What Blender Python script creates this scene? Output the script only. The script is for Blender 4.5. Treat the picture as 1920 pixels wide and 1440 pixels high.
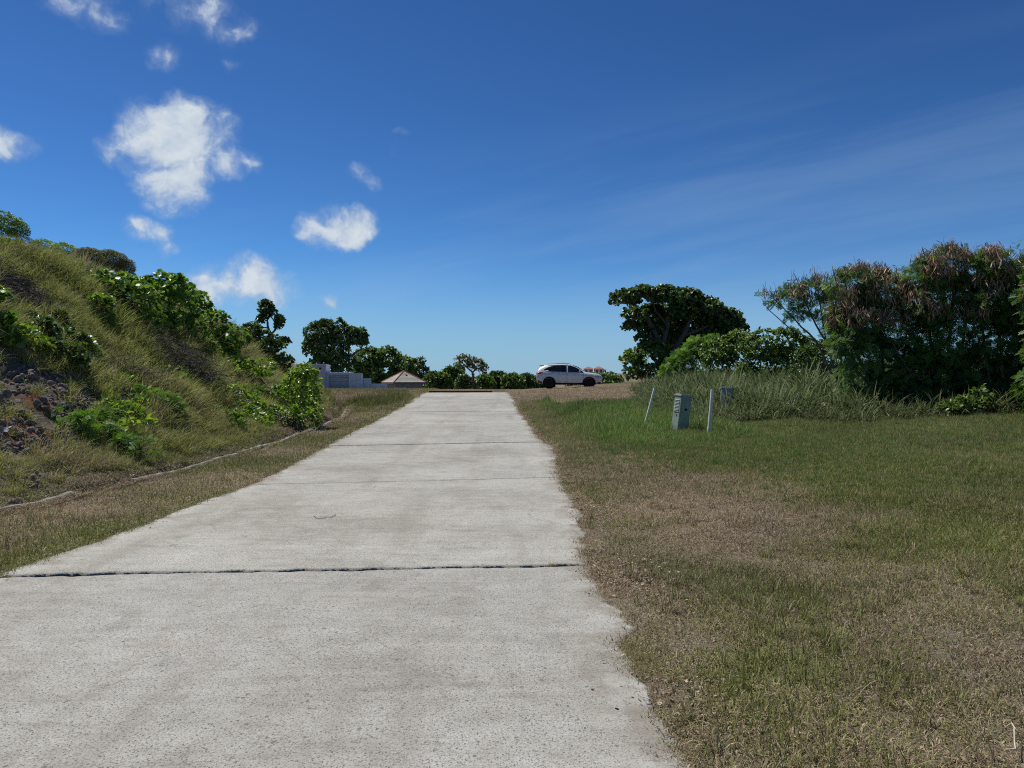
import bpy, math, random
import numpy as np
from mathutils import Vector, Matrix

for o in list(bpy.data.objects):
    bpy.data.objects.remove(o, do_unlink=True)
scene = bpy.context.scene
COL = scene.collection
R = math.radians

# ------------------------------------------------------------------ camera
CAMZ = 1.6
cam_d = bpy.data.cameras.new("camera")
cam = bpy.data.objects.new("camera", cam_d)
COL.objects.link(cam)
cam.location = (0, 0, CAMZ)
cam.rotation_euler = (R(89.8), 0, 0)
cam_d.sensor_width = 36.0
cam_d.lens = 27.0
cam_d.clip_start = 0.05
cam_d.clip_end = 6000
scene.camera = cam
FPX, CX, HY = 1440.0, 960.0, 715.0        # focal length, centre and horizon of the 1920-wide photograph


def at(px, py, Y):
    """a place Y metres ahead, seen at (px, py)"""
    return Vector(((px - CX) / FPX * Y, Y, CAMZ + (HY - py) / FPX * Y))


# ------------------------------------------------------------------ sky and sun
SUN_EL, SUN_AZ = R(64), R(-55)            # azimuth from +Y towards +X
w = bpy.data.worlds.new("World")
scene.world = w
w.use_nodes = True
wn = w.node_tree
wn.nodes.clear()


class NT:
    """short hand for building node trees"""
    def __init__(self, tree):
        self.t = tree

    def n(self, typ, ins=None, **props):
        nd = self.t.nodes.new(typ)
        for k, v in props.items():
            setattr(nd, k, v)
        for k, v in (ins or {}).items():
            s = nd.inputs[k]
            if isinstance(v, bpy.types.NodeSocket):
                self.t.links.new(v, s)
            else:
                s.default_value = v
        return nd

    def math(self, op, a, b=None, c=None, clamp=False):
        ins = {0: a}
        if b is not None:
            ins[1] = b
        if c is not None:
            ins[2] = c
        return self.n('ShaderNodeMath', ins, operation=op, use_clamp=clamp).outputs[0]

    def vmath(self, op, a, b=None, scale=None):
        ins = {0: a}
        if b is not None:
            ins[1] = b
        if scale is not None:
            ins['Scale'] = scale
        return self.n('ShaderNodeVectorMath', ins, operation=op).outputs[0]

    def noise(self, vec, scale, detail=4, rough=0.55, out='Fac', **kw):
        return self.n('ShaderNodeTexNoise', {'Vector': vec, 'Scale': scale, 'Detail': detail, 'Roughness': rough}, **kw).outputs[out]

    def ramp(self, fac, stops, interp='LINEAR'):
        nd = self.n('ShaderNodeValToRGB', {'Fac': fac})
        cr = nd.color_ramp
        cr.interpolation = interp
        while len(cr.elements) < len(stops):
            cr.elements.new(0.5)
        for e, (p, c) in zip(cr.elements, stops):
            e.position = p
            e.color = (*c, 1) if len(c) == 3 else c
        return nd.outputs['Color']

    def mix(self, fac, a, b, blend='MIX'):
        nd = self.n('ShaderNodeMix', data_type='RGBA', blend_type=blend)
        for s, v in ((nd.inputs[0], fac), (nd.inputs[6], a), (nd.inputs[7], b)):
            if isinstance(v, bpy.types.NodeSocket):
                self.t.links.new(v, s)
            else:
                s.default_value = v if not isinstance(v, tuple) or len(v) == 4 else (*v, 1)
        return nd.outputs[2]

    def smooth(self, x, lo, hi):
        nd = self.n('ShaderNodeMapRange', {'Value': x, 'From Min': lo, 'From Max': hi, 'To Min': 0.0, 'To Max': 1.0},
                    interpolation_type='SMOOTHSTEP')
        return nd.outputs[0]


N = NT(wn)
sky = N.n('ShaderNodeTexSky', sky_type='NISHITA', sun_disc=False, sun_elevation=SUN_EL, sun_rotation=SUN_AZ,
          altitude=0.0, air_density=0.8, dust_density=0.12, ozone_density=3.0)
# the camera's own contrast and colour, applied to the whole sky alike
skyc = N.n('ShaderNodeGamma', {'Color': sky.outputs[0], 'Gamma': 1.45}).outputs[0]
skyc = N.mix(1.0, skyc, (0.455, 0.715, 0.86, 1), 'MULTIPLY')
tc = N.n('ShaderNodeTexCoord')
d0 = tc.outputs['Generated']
# a soft distortion so that no cloud keeps the outline of its blobs
wa = N.vmath('SUBTRACT', N.n('ShaderNodeTexNoise', {'Vector': d0, 'Scale': 10.0, 'Detail': 1.5}).outputs['Color'], (0.5, 0.5, 0.5))
wb = N.vmath('SUBTRACT', N.n('ShaderNodeTexNoise', {'Vector': d0, 'Scale': 38.0, 'Detail': 2.5}).outputs['Color'], (0.5, 0.5, 0.5))
d1 = N.vmath('ADD', d0, N.vmath('SCALE', wa, scale=0.05))
d1 = N.vmath('ADD', d1, N.vmath('SCALE', wb, scale=0.024))
FLAT = 1.35                                # clouds are wider than tall
d2 = N.vmath('MULTIPLY', d1, (1.0, 1.0, FLAT))
# cumulus: (x, y, radius, strength) as seen from the road
CLOUDS = [
    (335, 262, 132, 1.2), (300, 215, 70, 0.9), (350, 215, 75, 0.95), (330, 345, 100, 0.95), (300, 320, 80, 0.8), (415, 310, 62, 0.85), (462, 308, 44, 0.75),
    (225, 285, 62, 0.62), (262, 268, 56, 0.7), (605, 425, 62, 1.0), (632, 420, 66, 1.15), (660, 420, 66, 1.05), (265, 428, 52, 0.72), (300, 430, 44, 0.62), (326, 467, 42, 0.52),
    (395, 548, 84, 0.72), (445, 545, 84, 0.84), (488, 532, 88, 0.98), (520, 555, 56, 0.72), (608, 562, 42, 0.44), (0, 268, 62, 0.85), (40, 270, 46, 0.65),
    (130, 8, 80, 0.50), (200, 20, 84, 0.46), (330, 8, 84, 0.5), (395, 25, 90, 0.58), (450, 50, 64, 0.52), (290, 100, 56, 0.44), (432, 118, 30, 0.36),
    (680, 325, 34, 0.50), (700, 340, 28, 0.46), (758, 258, 32, 0.44), (752, 285, 28, 0.4),
]
rc = random.Random(11)
dirs = []
for px, py, rx, st in CLOUDS:
    v = Vector(((px - CX) / FPX, 1.0, (HY - py) / FPX))
    dirs.append((v.normalized(), rx / FPX / v.length, st))
for i in range(14):                        # the same fair-weather cumulus goes on round the rest of the sky
    azim = R(rc.uniform(50, 310))
    el = R(rc.uniform(8, 46))
    v = Vector((math.sin(azim) * math.cos(el), math.cos(azim) * math.cos(el), math.sin(el)))
    dirs.append((v, rc.uniform(0.05, 0.11), rc.uniform(0.7, 1.1)))
dens = None
for v, rad, st in dirs:
    ds = N.n('ShaderNodeVectorMath', {0: d2, 1: Vector((v.x, v.y, v.z * FLAT))}, operation='DISTANCE').outputs['Value']
    g = N.math('MULTIPLY_ADD', ds, -st / rad, st)
    dens = N.math('MAXIMUM', g, 0.0) if dens is None else N.math('SMOOTH_MAX', dens, g, 0.14)
f1 = N.noise(d1, 24.0, 6, 0.62)
f1s = N.noise(N.vmath('ADD', d1, (-0.006, 0.0, 0.012)), 24.0, 3, 0.62)      # the same a little towards the sun, for light and shade
f2 = N.noise(d0, 9.0, 3, 0.6)
edge = N.math('ADD', dens, N.math('MULTIPLY', N.math('SUBTRACT', f1, 0.50), 1.4))
edge = N.math('ADD', edge, N.math('MULTIPLY', N.math('SUBTRACT', f2, 0.5), 0.5))
edge = N.math('MULTIPLY', edge, N.smooth(dens, 0.01, 0.30))
alpha = N.math('ADD', N.math('MULTIPLY', N.smooth(edge, 0.0, 0.85), 0.6), N.math('MULTIPLY', N.smooth(edge, 0.30, 0.70), 0.4))
relief = N.math('MULTIPLY', N.math('SUBTRACT', f1, f1s), 1.5)
shade = N.math('ADD', N.math('ADD', N.math('MULTIPLY', N.smooth(edge, 0.1, 1.0), 0.62), 0.22), relief, clamp=True)
ccol = N.ramp(shade, [(0.0, (0.36, 0.46, 0.62)), (0.45, (0.49, 0.58, 0.70)), (0.95, (0.66, 0.725, 0.785))])
# thin high cirrus: long bands of fibres that climb from the left to the upper right
sep = N.n('ShaderNodeSeparateXYZ', {0: d0})
def sky_dir(px, py):
    return Vector(((px - CX) / FPX, 1.0, (HY - py) / FPX)).normalized()
ca, cb = sky_dir(560, 470), sky_dir(1900, 150)
cn = ca.cross(cb).normalized()
if cn.z < 0:
    cn = -cn
ct = (cb - ca).normalized()
sd = N.n('ShaderNodeVectorMath', {0: d0, 1: cn}, operation='DOT_PRODUCT').outputs['Value']
td = N.n('ShaderNodeVectorMath', {0: d0, 1: ct}, operation='DOT_PRODUCT').outputs['Value']
fan = N.n('ShaderNodeCombineXYZ', {0: N.math('MULTIPLY', td, 1.3), 1: N.math('MULTIPLY', sd, 9.0), 2: 0.3}).outputs[0]
fine_ = N.n('ShaderNodeCombineXYZ', {0: N.math('MULTIPLY', td, 4.0), 1: N.math('MULTIPLY', sd, 46.0), 2: 1.7}).outputs[0]
ci = N.math('ADD', N.math('MULTIPLY', N.noise(fan, 1.0, 3, 0.5), 0.7), N.math('MULTIPLY', N.noise(fine_, 1.0, 3, 0.6), 0.3))
cir = N.math('MULTIPLY', N.smooth(ci, 0.40, 0.68), N.smooth(sd, 0.10, -0.05))
cir = N.math('MULTIPLY', cir, 0.18)
veil = N.math('MULTIPLY', N.smooth(sep.outputs[2], 0.17, -0.02), 0.85)      # the pale band of sea haze along the horizon
skyc = N.mix(veil, skyc, (5.6, 8.9, 12.7, 1))
bg_sky = N.n('ShaderNodeBackground', {'Color': skyc, 'Strength': 0.05})
bg_cir = N.n('ShaderNodeBackground', {'Color': (0.34, 0.50, 0.70, 1), 'Strength': 1.0})
bg_cum = N.n('ShaderNodeBackground', {'Color': ccol, 'Strength': 1.0})
m1 = N.n('ShaderNodeMixShader', {0: cir, 1: bg_sky.outputs[0], 2: bg_cir.outputs[0]})
m2 = N.n('ShaderNodeMixShader', {0: N.math('MULTIPLY', alpha, 0.97), 1: m1.outputs[0], 2: bg_cum.outputs[0]})
N.n('ShaderNodeOutputWorld', {0: m2.outputs[0]})
w.cycles.sampling_method = 'MANUAL'
w.cycles.sample_map_resolution = 512

sun_d = bpy.data.lights.new("sun", 'SUN')
sun_d.energy = 5.0
sun_d.angle = R(0.53)
sun_d.color = (1.0, 0.965, 0.885)
sun = bpy.data.objects.new("sun", sun_d)
COL.objects.link(sun)
sdir = Vector((math.sin(SUN_AZ) * math.cos(SUN_EL), math.cos(SUN_AZ) * math.cos(SUN_EL), math.sin(SUN_EL)))
sun.rotation_euler = sdir.to_track_quat('Z', 'Y').to_euler()
sun.location = sdir * 60

vs = scene.view_settings
vs.view_transform = 'Standard'
vs.look = 'None'
vs.exposure = 0.0
vs.gamma = 1.0
vs.use_curve_mapping = False
scene.render.engine = 'CYCLES'
scene.cycles.max_bounces = 5
scene.cycles.diffuse_bounces = 2
scene.cycles.glossy_bounces = 2
scene.cycles.transmission_bounces = 3
scene.cycles.transparent_max_bounces = 5
scene.cycles.caustics_reflective = False
scene.cycles.caustics_refractive = False
scene.cycles.sample_clamp_indirect = 4.0
scene.cycles.filter_width = 1.1
scene.cycles.use_denoising = False       # the finest blades and leaves stay crisp

# ------------------------------------------------------------------ helpers
def hash2(ix, iy, seed):
    h = (ix.astype(np.int64) * 374761393 + iy.astype(np.int64) * 668265263 + seed * 1442695041) & 0xFFFFFFFF
    h = ((h ^ (h >> 13)) * 1274126177) & 0xFFFFFFFF
    h = h ^ (h >> 16)
    return (h & 0xFFFFFF) / float(0xFFFFFF)


def vnoise(x, y, seed=0):
    x = np.asarray(x, float); y = np.asarray(y, float)
    ix = np.floor(x); iy = np.floor(y)
    fx = x - ix; fy = y - iy
    fx = fx * fx * (3 - 2 * fx); fy = fy * fy * (3 - 2 * fy)
    a = hash2(ix, iy, seed); b = hash2(ix + 1, iy, seed); c = hash2(ix, iy + 1, seed); d = hash2(ix + 1, iy + 1, seed)
    return (a * (1 - fx) + b * fx) * (1 - fy) + (c * (1 - fx) + d * fx) * fy


def fbm(x, y, seed=0, octv=4):
    s = 0.0; amp = 0.5; tot = 0.0
    x = np.asarray(x, float); y = np.asarray(y, float)
    for i in range(octv):
        s = s + amp * vnoise(x, y, seed + i * 17); tot += amp
        x = x * 2.03 + 5.1; y = y * 2.03 + 9.7; amp *= 0.5
    return s / tot


def sstep(a, b, x):
    t = np.clip((np.asarray(x, float) - a) / (b - a), 0, 1)
    return t * t * (3 - 2 * t)


def build_mesh(name, verts, quads=None, tris=None, attrs=None, smooth=False):
    me = bpy.data.meshes.new(name)
    verts = np.ascontiguousarray(verts, dtype=np.float32)
    me.vertices.add(len(verts))
    me.vertices.foreach_set("co", verts.ravel())
    loops = []; totals = []
    if quads is not None and len(quads):
        q = np.asarray(quads, np.int32); loops.append(q.ravel()); totals.append(np.full(len(q), 4, np.int32))
    if tris is not None and len(tris):
        t = np.asarray(tris, np.int32); loops.append(t.ravel()); totals.append(np.full(len(t), 3, np.int32))
    loops = np.concatenate(loops); totals = np.concatenate(totals)
    me.loops.add(len(loops))
    me.loops.foreach_set("vertex_index", loops)
    me.polygons.add(len(totals))
    starts = np.concatenate([[0], np.cumsum(totals)[:-1]]).astype(np.int32)
    me.polygons.foreach_set("loop_start", starts)
    if smooth:
        me.polygons.foreach_set("use_smooth", np.ones(len(totals), bool))
    for k, v in (attrs or {}).items():
        v = np.asarray(v, np.float32)
        if v.ndim == 1:
            a = me.attributes.new(k, 'FLOAT', 'POINT'); a.data.foreach_set("value", v)
        else:
            a = me.attributes.new(k, 'FLOAT_VECTOR', 'POINT'); a.data.foreach_set("vector", v.ravel())
    me.update(calc_edges=True)
    me.validate()
    return me


def link(name, data, mat=None, parent=None, loc=None, rot=None, label=None, cat=None, group=None, kind=None):
    o = bpy.data.objects.new(name, data)
    COL.objects.link(o)
    if mat is not None and data is not None:
        if data.materials:
            data.materials[0] = mat
        else:
            data.materials.append(mat)
    if parent is not None:
        o.parent = parent
    if loc is not None:
        o.location = loc
    if rot is not None:
        o.rotation_euler = rot
    for k, v in (('label', label), ('category', cat), ('group', group), ('kind', kind)):
        if v:
            o[k] = v
    return o


class MB:
    """collects simple shapes into ONE mesh"""
    def __init__(self):
        self.v = []; self.f = []

    def add(self, verts, faces):
        b = len(self.v)
        self.v += [tuple(p) for p in verts]
        self.f += [tuple(b + i for i in f) for f in faces]

    def box(self, x0, x1, y0, y1, z0, z1):
        self.add([(x0, y0, z0), (x1, y0, z0), (x1, y1, z0), (x0, y1, z0), (x0, y0, z1), (x1, y0, z1), (x1, y1, z1), (x0, y1, z1)],
                 [(0, 3, 2, 1), (4, 5, 6, 7), (0, 1, 5, 4), (1, 2, 6, 5), (2, 3, 7, 6), (3, 0, 4, 7)])

    def tube(self, pts, rad, n=8, cap=True):
        pts = [Vector(p) for p in pts]
        if not hasattr(rad, '__len__'):
            rad = [rad] * len(pts)
        vs_, fs = [], []
        up = Vector((0.13, 0.31, 0.94))
        for i, p in enumerate(pts):
            t = (pts[min(i + 1, len(pts) - 1)] - pts[max(i - 1, 0)]).normalized()
            a = t.cross(up)
            if a.length < 1e-3:
                a = t.cross(Vector((1, 0, 0)))
            a.normalize(); b = t.cross(a)
            for k in range(n):
                th = 2 * math.pi * k / n
                vs_.append(p + (a * math.cos(th) + b * math.sin(th)) * rad[i])
        for i in range(len(pts) - 1):
            for k in range(n):
                fs.append((i * n + k, i * n + (k + 1) % n, (i + 1) * n + (k + 1) % n, (i + 1) * n + k))
        if cap:
            fs.append(tuple(range(n - 1, -1, -1)))
            fs.append(tuple((len(pts) - 1) * n + k for k in range(n)))
        self.add(vs_, fs)

    def lathe(self, prof, n=16, axis='Z', origin=(0, 0, 0)):
        vs_, fs = [], []
        for r, h in prof:
            for k in range(n):
                th = 2 * math.pi * k / n
                c, s = r * math.cos(th), r * math.sin(th)
                p = (c, s, h) if axis == 'Z' else (c, h, s)
                vs_.append((p[0] + origin[0], p[1] + origin[1], p[2] + origin[2]))
        for i in range(len(prof) - 1):
            for k in range(n):
                fs.append((i * n + k, i * n + (k + 1) % n, (i + 1) * n + (k + 1) % n, (i + 1) * n + k))
        fs.append(tuple(range(n - 1, -1, -1)))
        fs.append(tuple((len(prof) - 1) * n + k for k in range(n)))
        self.add(vs_, fs)

    def mesh(self, name, smooth=False):
        me = bpy.data.meshes.new(name)
        me.from_pydata(self.v, [], self.f)
        me.update()
        if smooth:
            me.polygons.foreach_set("use_smooth", np.ones(len(me.polygons), bool))
        return me

    def build(self, name, mat, parent=None, smooth=False, bevel=0, **kw):
        o = link(name, self.mesh(name, smooth), mat, parent, **kw)
        if bevel:
            b = o.modifiers.new("bevel", 'BEVEL')
            b.width = bevel; b.segments = 2; b.limit_method = 'ANGLE'
        return o


# ------------------------------------------------------------------ materials
def new_mat(name):
    m = bpy.data.materials.new(name)
    m.use_nodes = True
    m.node_tree.nodes.clear()
    n = NT(m.node_tree)
    out = n.n('ShaderNodeOutputMaterial')
    return m, n, out


def finish(n, out, shader):
    n.t.links.new(shader, out.inputs[0])


def simple(name, col, rough=0.6, spec=0.4, metal=0.0, var=0.12, scale=6.0, bump=0.0, dirt=None, coat=0.0):
    m, n, out = new_mat(name)
    co = n.n('ShaderNodeTexCoord').outputs['Object']
    f = n.noise(co, scale, 5, 0.6)
    lo = tuple(c * (1 - var) for c in col); hi = tuple(min(1, c * (1 + var)) for c in col)
    c = n.ramp(f, [(0.3, lo), (0.7, hi)])
    if dirt:
        g = n.smooth(n.noise(co, scale * 0.6, 6, 0.7), 0.52, 0.72)
        c = n.mix(n.math('MULTIPLY', g, dirt[1]), c, dirt[0])
    p = n.n('ShaderNodeBsdfPrincipled', {'Base Color': c, 'Roughness': rough, 'Specular IOR Level': spec, 'Metallic': metal, 'Coat Weight': coat})
    if bump:
        b = n.n('ShaderNodeBump', {'Height': n.noise(co, scale * 8, 4, 0.6), 'Strength': bump, 'Distance': 0.01})
        n.t.links.new(b.outputs[0], p.inputs['Normal'])
    finish(n, out, p.outputs[0])
    return m


def leaf_mat(name, stops, rough=0.42, trans=0.28, spec=0.45):
    """tint: a random number carried by each leaf"""
    m, n, out = new_mat(name)
    a = n.n('ShaderNodeAttribute', attribute_name='tint').outputs['Fac']
    c = n.ramp(a, stops)
    p = n.n('ShaderNodeBsdfPrincipled', {'Base Color': c, 'Roughness': rough, 'Specular IOR Level': spec})
    ct = n.mix(1.0, c, (1.25, 1.3, 0.55, 1), 'MULTIPLY')
    t = n.n('ShaderNodeBsdfTranslucent', {'Color': ct})
    mx = n.n('ShaderNodeMixShader', {0: trans, 1: p.outputs[0], 2: t.outputs[0]})
    finish(n, out, mx.outputs[0])
    return m


def grass_mat(name, green, dry, rough=0.6, trans=0.3):
    """rnd per blade, hgt along the blade, g (how green) per tuft"""
    m, n, out = new_mat(name)
    r = n.n('ShaderNodeAttribute', attribute_name='rnd').outputs['Fac']
    r2 = n.n('ShaderNodeAttribute', attribute_name='rnd2').outputs['Fac']
    g = n.n('ShaderNodeAttribute', attribute_name='g', attribute_type='INSTANCER').outputs['Fac']
    s = n.n('ShaderNodeAttribute', attribute_name='tone', attribute_type='INSTANCER').outputs['Fac']
    cg = n.ramp(r2, green)
    cd = n.ramp(r2, dry)
    isg = n.smooth(n.math('SUBTRACT', g, r), -0.08, 0.08)
    c = n.mix(isg, cd, cg)
    c = n.mix(1.0, c, n.ramp(s, [(0.0, (0.72, 0.72, 0.74)), (1.0, (1.25, 1.22, 1.12))]), 'MULTIPLY')
    p = n.n('ShaderNodeBsdfPrincipled', {'Base Color': c, 'Roughness': rough, 'Specular IOR Level': 0.25})
    t = n.n('ShaderNodeBsdfTranslucent', {'Color': c})
    mx = n.n('ShaderNodeMixShader', {0: trans, 1: p.outputs[0], 2: t.outputs[0]})
    finish(n, out, mx.outputs[0])
    return m


M = {}
M['seagrape'] = leaf_mat('sea grape leaves', [(0.0, (0.047, 0.101, 0.020)), (0.45, (0.101, 0.193, 0.030)), (0.8, (0.185, 0.286, 0.050)), (1.0, (0.319, 0.386, 0.076))], 0.36, 0.38)
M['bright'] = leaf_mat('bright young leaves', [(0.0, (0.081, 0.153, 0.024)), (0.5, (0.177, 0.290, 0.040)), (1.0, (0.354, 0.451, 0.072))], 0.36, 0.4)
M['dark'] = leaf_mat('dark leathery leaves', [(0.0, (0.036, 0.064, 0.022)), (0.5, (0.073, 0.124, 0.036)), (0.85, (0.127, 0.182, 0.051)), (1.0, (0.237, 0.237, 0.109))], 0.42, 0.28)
M['mid'] = leaf_mat('mid green leaves', [(0.0, (0.055, 0.100, 0.026)), (0.5, (0.109, 0.182, 0.040)), (1.0, (0.218, 0.291, 0.073))], 0.42, 0.34)
M['greyleaf'] = leaf_mat('grey green leaves', [(0.0, (0.079, 0.105, 0.053)), (0.5, (0.149, 0.175, 0.088)), (1.0, (0.280, 0.263, 0.175))], 0.5, 0.28)
M['feather'] = leaf_mat('feathery leaves', [(0.0, (0.045, 0.097, 0.029)), (0.5, (0.086, 0.173, 0.041)), (1.0, (0.162, 0.254, 0.061))], 0.5, 0.38, 0.3)
M['feather2'] = leaf_mat('fresh feathery leaves', [(0.0, (0.061, 0.140, 0.026)), (0.5, (0.105, 0.219, 0.035)), (1.0, (0.193, 0.297, 0.053))], 0.5, 0.4, 0.3)
M['pod'] = leaf_mat('dry seed pods', [(0.0, (0.088, 0.053, 0.039)), (0.5, (0.245, 0.149, 0.105)), (1.0, (0.473, 0.333, 0.245))], 0.5, 0.12, 0.3)
M['bark'] = simple('bark', (0.11, 0.09, 0.075), 0.85, 0.2, var=0.4, scale=14, bump=0.6)
M['greybark'] = simple('grey bark', (0.20, 0.18, 0.16), 0.85, 0.2, var=0.4, scale=14, bump=0.6)
M['deadwood'] = simple('dead wood', (0.10, 0.085, 0.075), 0.9, 0.15, var=0.5, scale=9)

# ------------------------------------------------------------------ lie of the land
_yy = np.arange(-60, 2600, 0.25)
_sl = np.interp(_yy, [-60, 11, 17, 40, 46, 60, 90, 240, 300, 2600], [0.004, 0.007, 0.029, 0.029, 0.0, -0.004, -0.045, -0.045, -0.006, -0.004])
_zz = np.cumsum(_sl) * 0.25
_zz -= np.interp(0.0, _yy, _zz)


def prof(y):
    return np.interp(y, _yy, _zz)


def left_edge(y):
    return np.interp(y, [-10, 3, 6.1, 11.5, 16.5, 24, 31.6, 43.5, 48], [-4.2, -4.12, -4.07, -3.85, -4.05, -4.22, -4.45, -4.98, -5.3])


def right_edge(y):
    return np.interp(y, [-10, 3.1, 6.45, 9, 12.2, 16.6, 18.2, 21.7, 31.6, 43.5, 48], [0.75, 0.72, 0.70, 0.80, 0.80, 0.93, 0.62, 0.53, 0.20, -0.12, -0.3])


def drain_x(y):
    return np.interp(y, [-10, 0, 8.7, 15, 21, 25, 29, 33], [-6.6, -6.3, -5.8, -5.32, -5.25, -5.5, -6.2, -6.9])


def toe_x(y):
    return np.interp(y, [-10, 0, 8.7, 15, 21, 28, 34, 40, 50, 70], [-7.4, -7.0, -6.5, -6.0, -5.9, -6.7, -7.9, -9.4, -13, -20])


def hill_cap(y):
    return np.interp(y, [-60, -10, 5, 14, 20, 25, 30, 35, 40, 46, 56, 75], [14, 9, 6.6, 5.1, 4.65, 4.45, 3.85, 2.9, 1.9, 1.0, 0.2, 0.0])


def ground_z(x, y, fine=True):
    x = np.asarray(x, float); y = np.asarray(y, float)
    z = prof(y)
    # right-hand side climbs a little away from the road
    z = z + np.where(y < 120, 0.045, 0.01) * np.clip(x - 1.2, 0, 30) * sstep(2, 12, y + 0 * x) + 0.02 * np.clip(x - 1.0, 0, 8) * sstep(36, 50, y)
    # the bank and the hill on the left
    d = np.clip(toe_x(y) - x, 0, 80)
    raw = 0.80 * d - 0.38 * (1 - np.exp(-d / 0.7))
    cap = hill_cap(y) + 0.03 * np.clip(d - 8, 0, 30) * sstep(40, 25, y)
    k = 0.55
    h = -k * np.log(np.exp(-raw / k) + np.exp(-np.maximum(cap, 0.02) / k) + 1e-12) + k * np.log(1 + np.exp(-np.maximum(cap, 0.02) / k))
    h = np.maximum(h, 0)
    z = z + h
    # the mound that carries the far house
    z = z + 13.5 * np.exp(-(((x - 34) / 55) ** 2 + ((y - 330) / 60) ** 2))
    # drain along the foot of the bank
    dx = drain_x(y) - x
    tr = sstep(-0.02, 0.08, dx) * sstep(0.62, 0.42, dx) * sstep(33.0, 30.5, y)
    z = z - 0.30 * tr
    if fine:
        rough = np.clip(h, 0, 1.0)
        z = z + rough * (0.85 * (fbm(x * 0.42, y * 0.42, 3, 3) - 0.60) + 0.34 * (fbm(x * 2.2, y * 2.2, 9, 3) - 0.5))
        off = np.maximum(left_edge(y) - x, x - right_edge(y))
        z = z + sstep(0.1, 2.0, off) * 0.14 * (fbm(x * 0.8, y * 0.8, 21, 3) - 0.45)
        z = z + sstep(0.0, 0.4, off) * 0.035 * (fbm(x * 5, y * 5, 25, 2) - 0.4)
    # under the slabs of the road the ground is lower
    inside = np.minimum(x - left_edge(y), right_edge(y) - x)
    z = z - 0.16 * sstep(0.02, 0.22, inside) * sstep(47.5, 46.5, y)
    return z


def gz(x, y):
    return float(ground_z(np.array([x]), np.array([y]))[0])


def hit(px, py, y0=3.0, y1=120.0):
    """where the line of sight through (px, py) meets the ground"""
    ys = np.arange(y0, y1, 0.05)
    xs = (px - CX) / FPX * ys
    zs = CAMZ + (HY - py) / FPX * ys
    below = np.nonzero(ground_z(xs, ys) >= zs)[0]
    i = below[0] if len(below) else len(ys) - 1
    return float(xs[i]), float(ys[i]), float(ground_z(xs[i:i + 1], ys[i:i + 1])[0])


# bare ground on the bank: (x, y, rx, ry)
def spot(x, y, cx, cy, rx, ry, seed, rag=0.55):
    d = np.sqrt(((x - cx) / rx) ** 2 + ((y - cy) / ry) ** 2) + rag * (fbm(x * 1.1, y * 1.1, seed, 3) - 0.5) * 2
    return sstep(1.05, 0.75, d)


def scree(x, y):
    a = spot(x, y, -8.3, 12.7, 1.0, 1.9, 51)
    b = spot(x, y, -7.7, 12.0, 0.6, 1.1, 52)
    c = spot(x, y, -10.7, 16.4, 0.75, 1.2, 53) * 0.85
    e = spot(x, y, -8.05, 15.3, 0.62, 2.2, 54) * 0.85
    f = spot(x, y, -6.75, 10.3, 0.4, 1.2, 55) * 0.6
    return np.clip(np.maximum.reduce([a, b, c, e, f]), 0, 1)


def redsoil(x, y):
    a = spot(x, y, -7.75, 12.1, 0.42, 0.5, 61)
    b = spot(x, y, -8.1, 13.2, 0.28, 0.35, 62)
    c = spot(x, y, -5.4, 46.2, 2.4, 0.9, 63, 0.2)
    return np.clip(np.maximum.reduce([a, b, c]), 0, 1)


def banklitter(x, y):
    """the strip of dead leaves and earth along the drain"""
    dx = drain_x(y) - x
    return sstep(-0.05, 0.1, dx) * sstep(1.5 - 0.05 * y, 0.5, dx + 0.5 * (fbm(x, y, 71, 3) - 0.5)) * sstep(32, 29, y)


def greenness(x, y):
    """0 dry .. 1 green"""
    n1 = fbm(x * 0.55, y * 0.45, 31, 4); n2 = fbm(x * 1.9, y * 1.9, 37, 3)
    base = (n1 - 0.5) * 1.5 + (n2 - 0.5) * 0.9
    rgt = x - right_edge(y)
    g = 0.37 + base * 0.62
    # lawn: dry near the road, greener under the bushes on the far side
    g = g + 0.62 * sstep(20.0, 31.0, y + 4.6 * x + 9 * (fbm(x * 0.8, y * 0.8, 40, 3) - 0.5)) * sstep(0.5, 2.0, rgt) * sstep(34, 26, y)
    g = g + 0.20 * spot(x, y, 1.65, 5.6, 0.55, 1.6, 41, 0.3) + 0.2 * spot(x, y, 1.4, 3.6, 0.4, 0.9, 42, 0.3) + 0.2 * spot(x, y, 1.2, 7.6, 0.35, 1.6, 45, 0.3)
    g = g - 0.34 * spot(x, y, 2.6, 8.6, 1.7, 2.2, 43, 0.4)
    g = g + 0.75 * spot(x, y, 3.3, 20.5, 2.1, 6.5, 44, 0.3)
    g = np.where(rgt > 0, g - 0.75 * sstep(30, 36, y) * sstep(9, 5, x), g)
    # left verge and hill
    lft = left_edge(y) - x
    gl = 0.46 + base * 0.8 + 0.30 * sstep(0.5, 0.05, lft) + 0.45 * spot(x, y, -5.6, 33, 0.9, 5.5, 46, 0.4) - 0.5 * spot(x, y, -8.6, 37, 2.2, 7, 47, 0.4)
    d = toe_x(y) - x
    gh = 0.86 + base * 1.0 - 0.35 * sstep(1.8, 0.2, d) * sstep(20, 10, y)
    gl = np.where(d > 0, gh, gl)
    return np.clip(np.where(lft > -0.05, gl, g), 0.02, 0.98)


def rest_z(x, y):
    inside = np.minimum(x - left_edge(y), right_edge(y) - x)
    return np.where((inside > -0.02) & (y < 46), np.maximum(ground_z(x, y), prof(y) + 0.012), ground_z(x, y))


def axis(parts):
    out = []
    for a, b, st in parts:
        out.append(np.arange(a, b, st))
    return np.concatenate(out + [[parts[-1][1]]])


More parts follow.
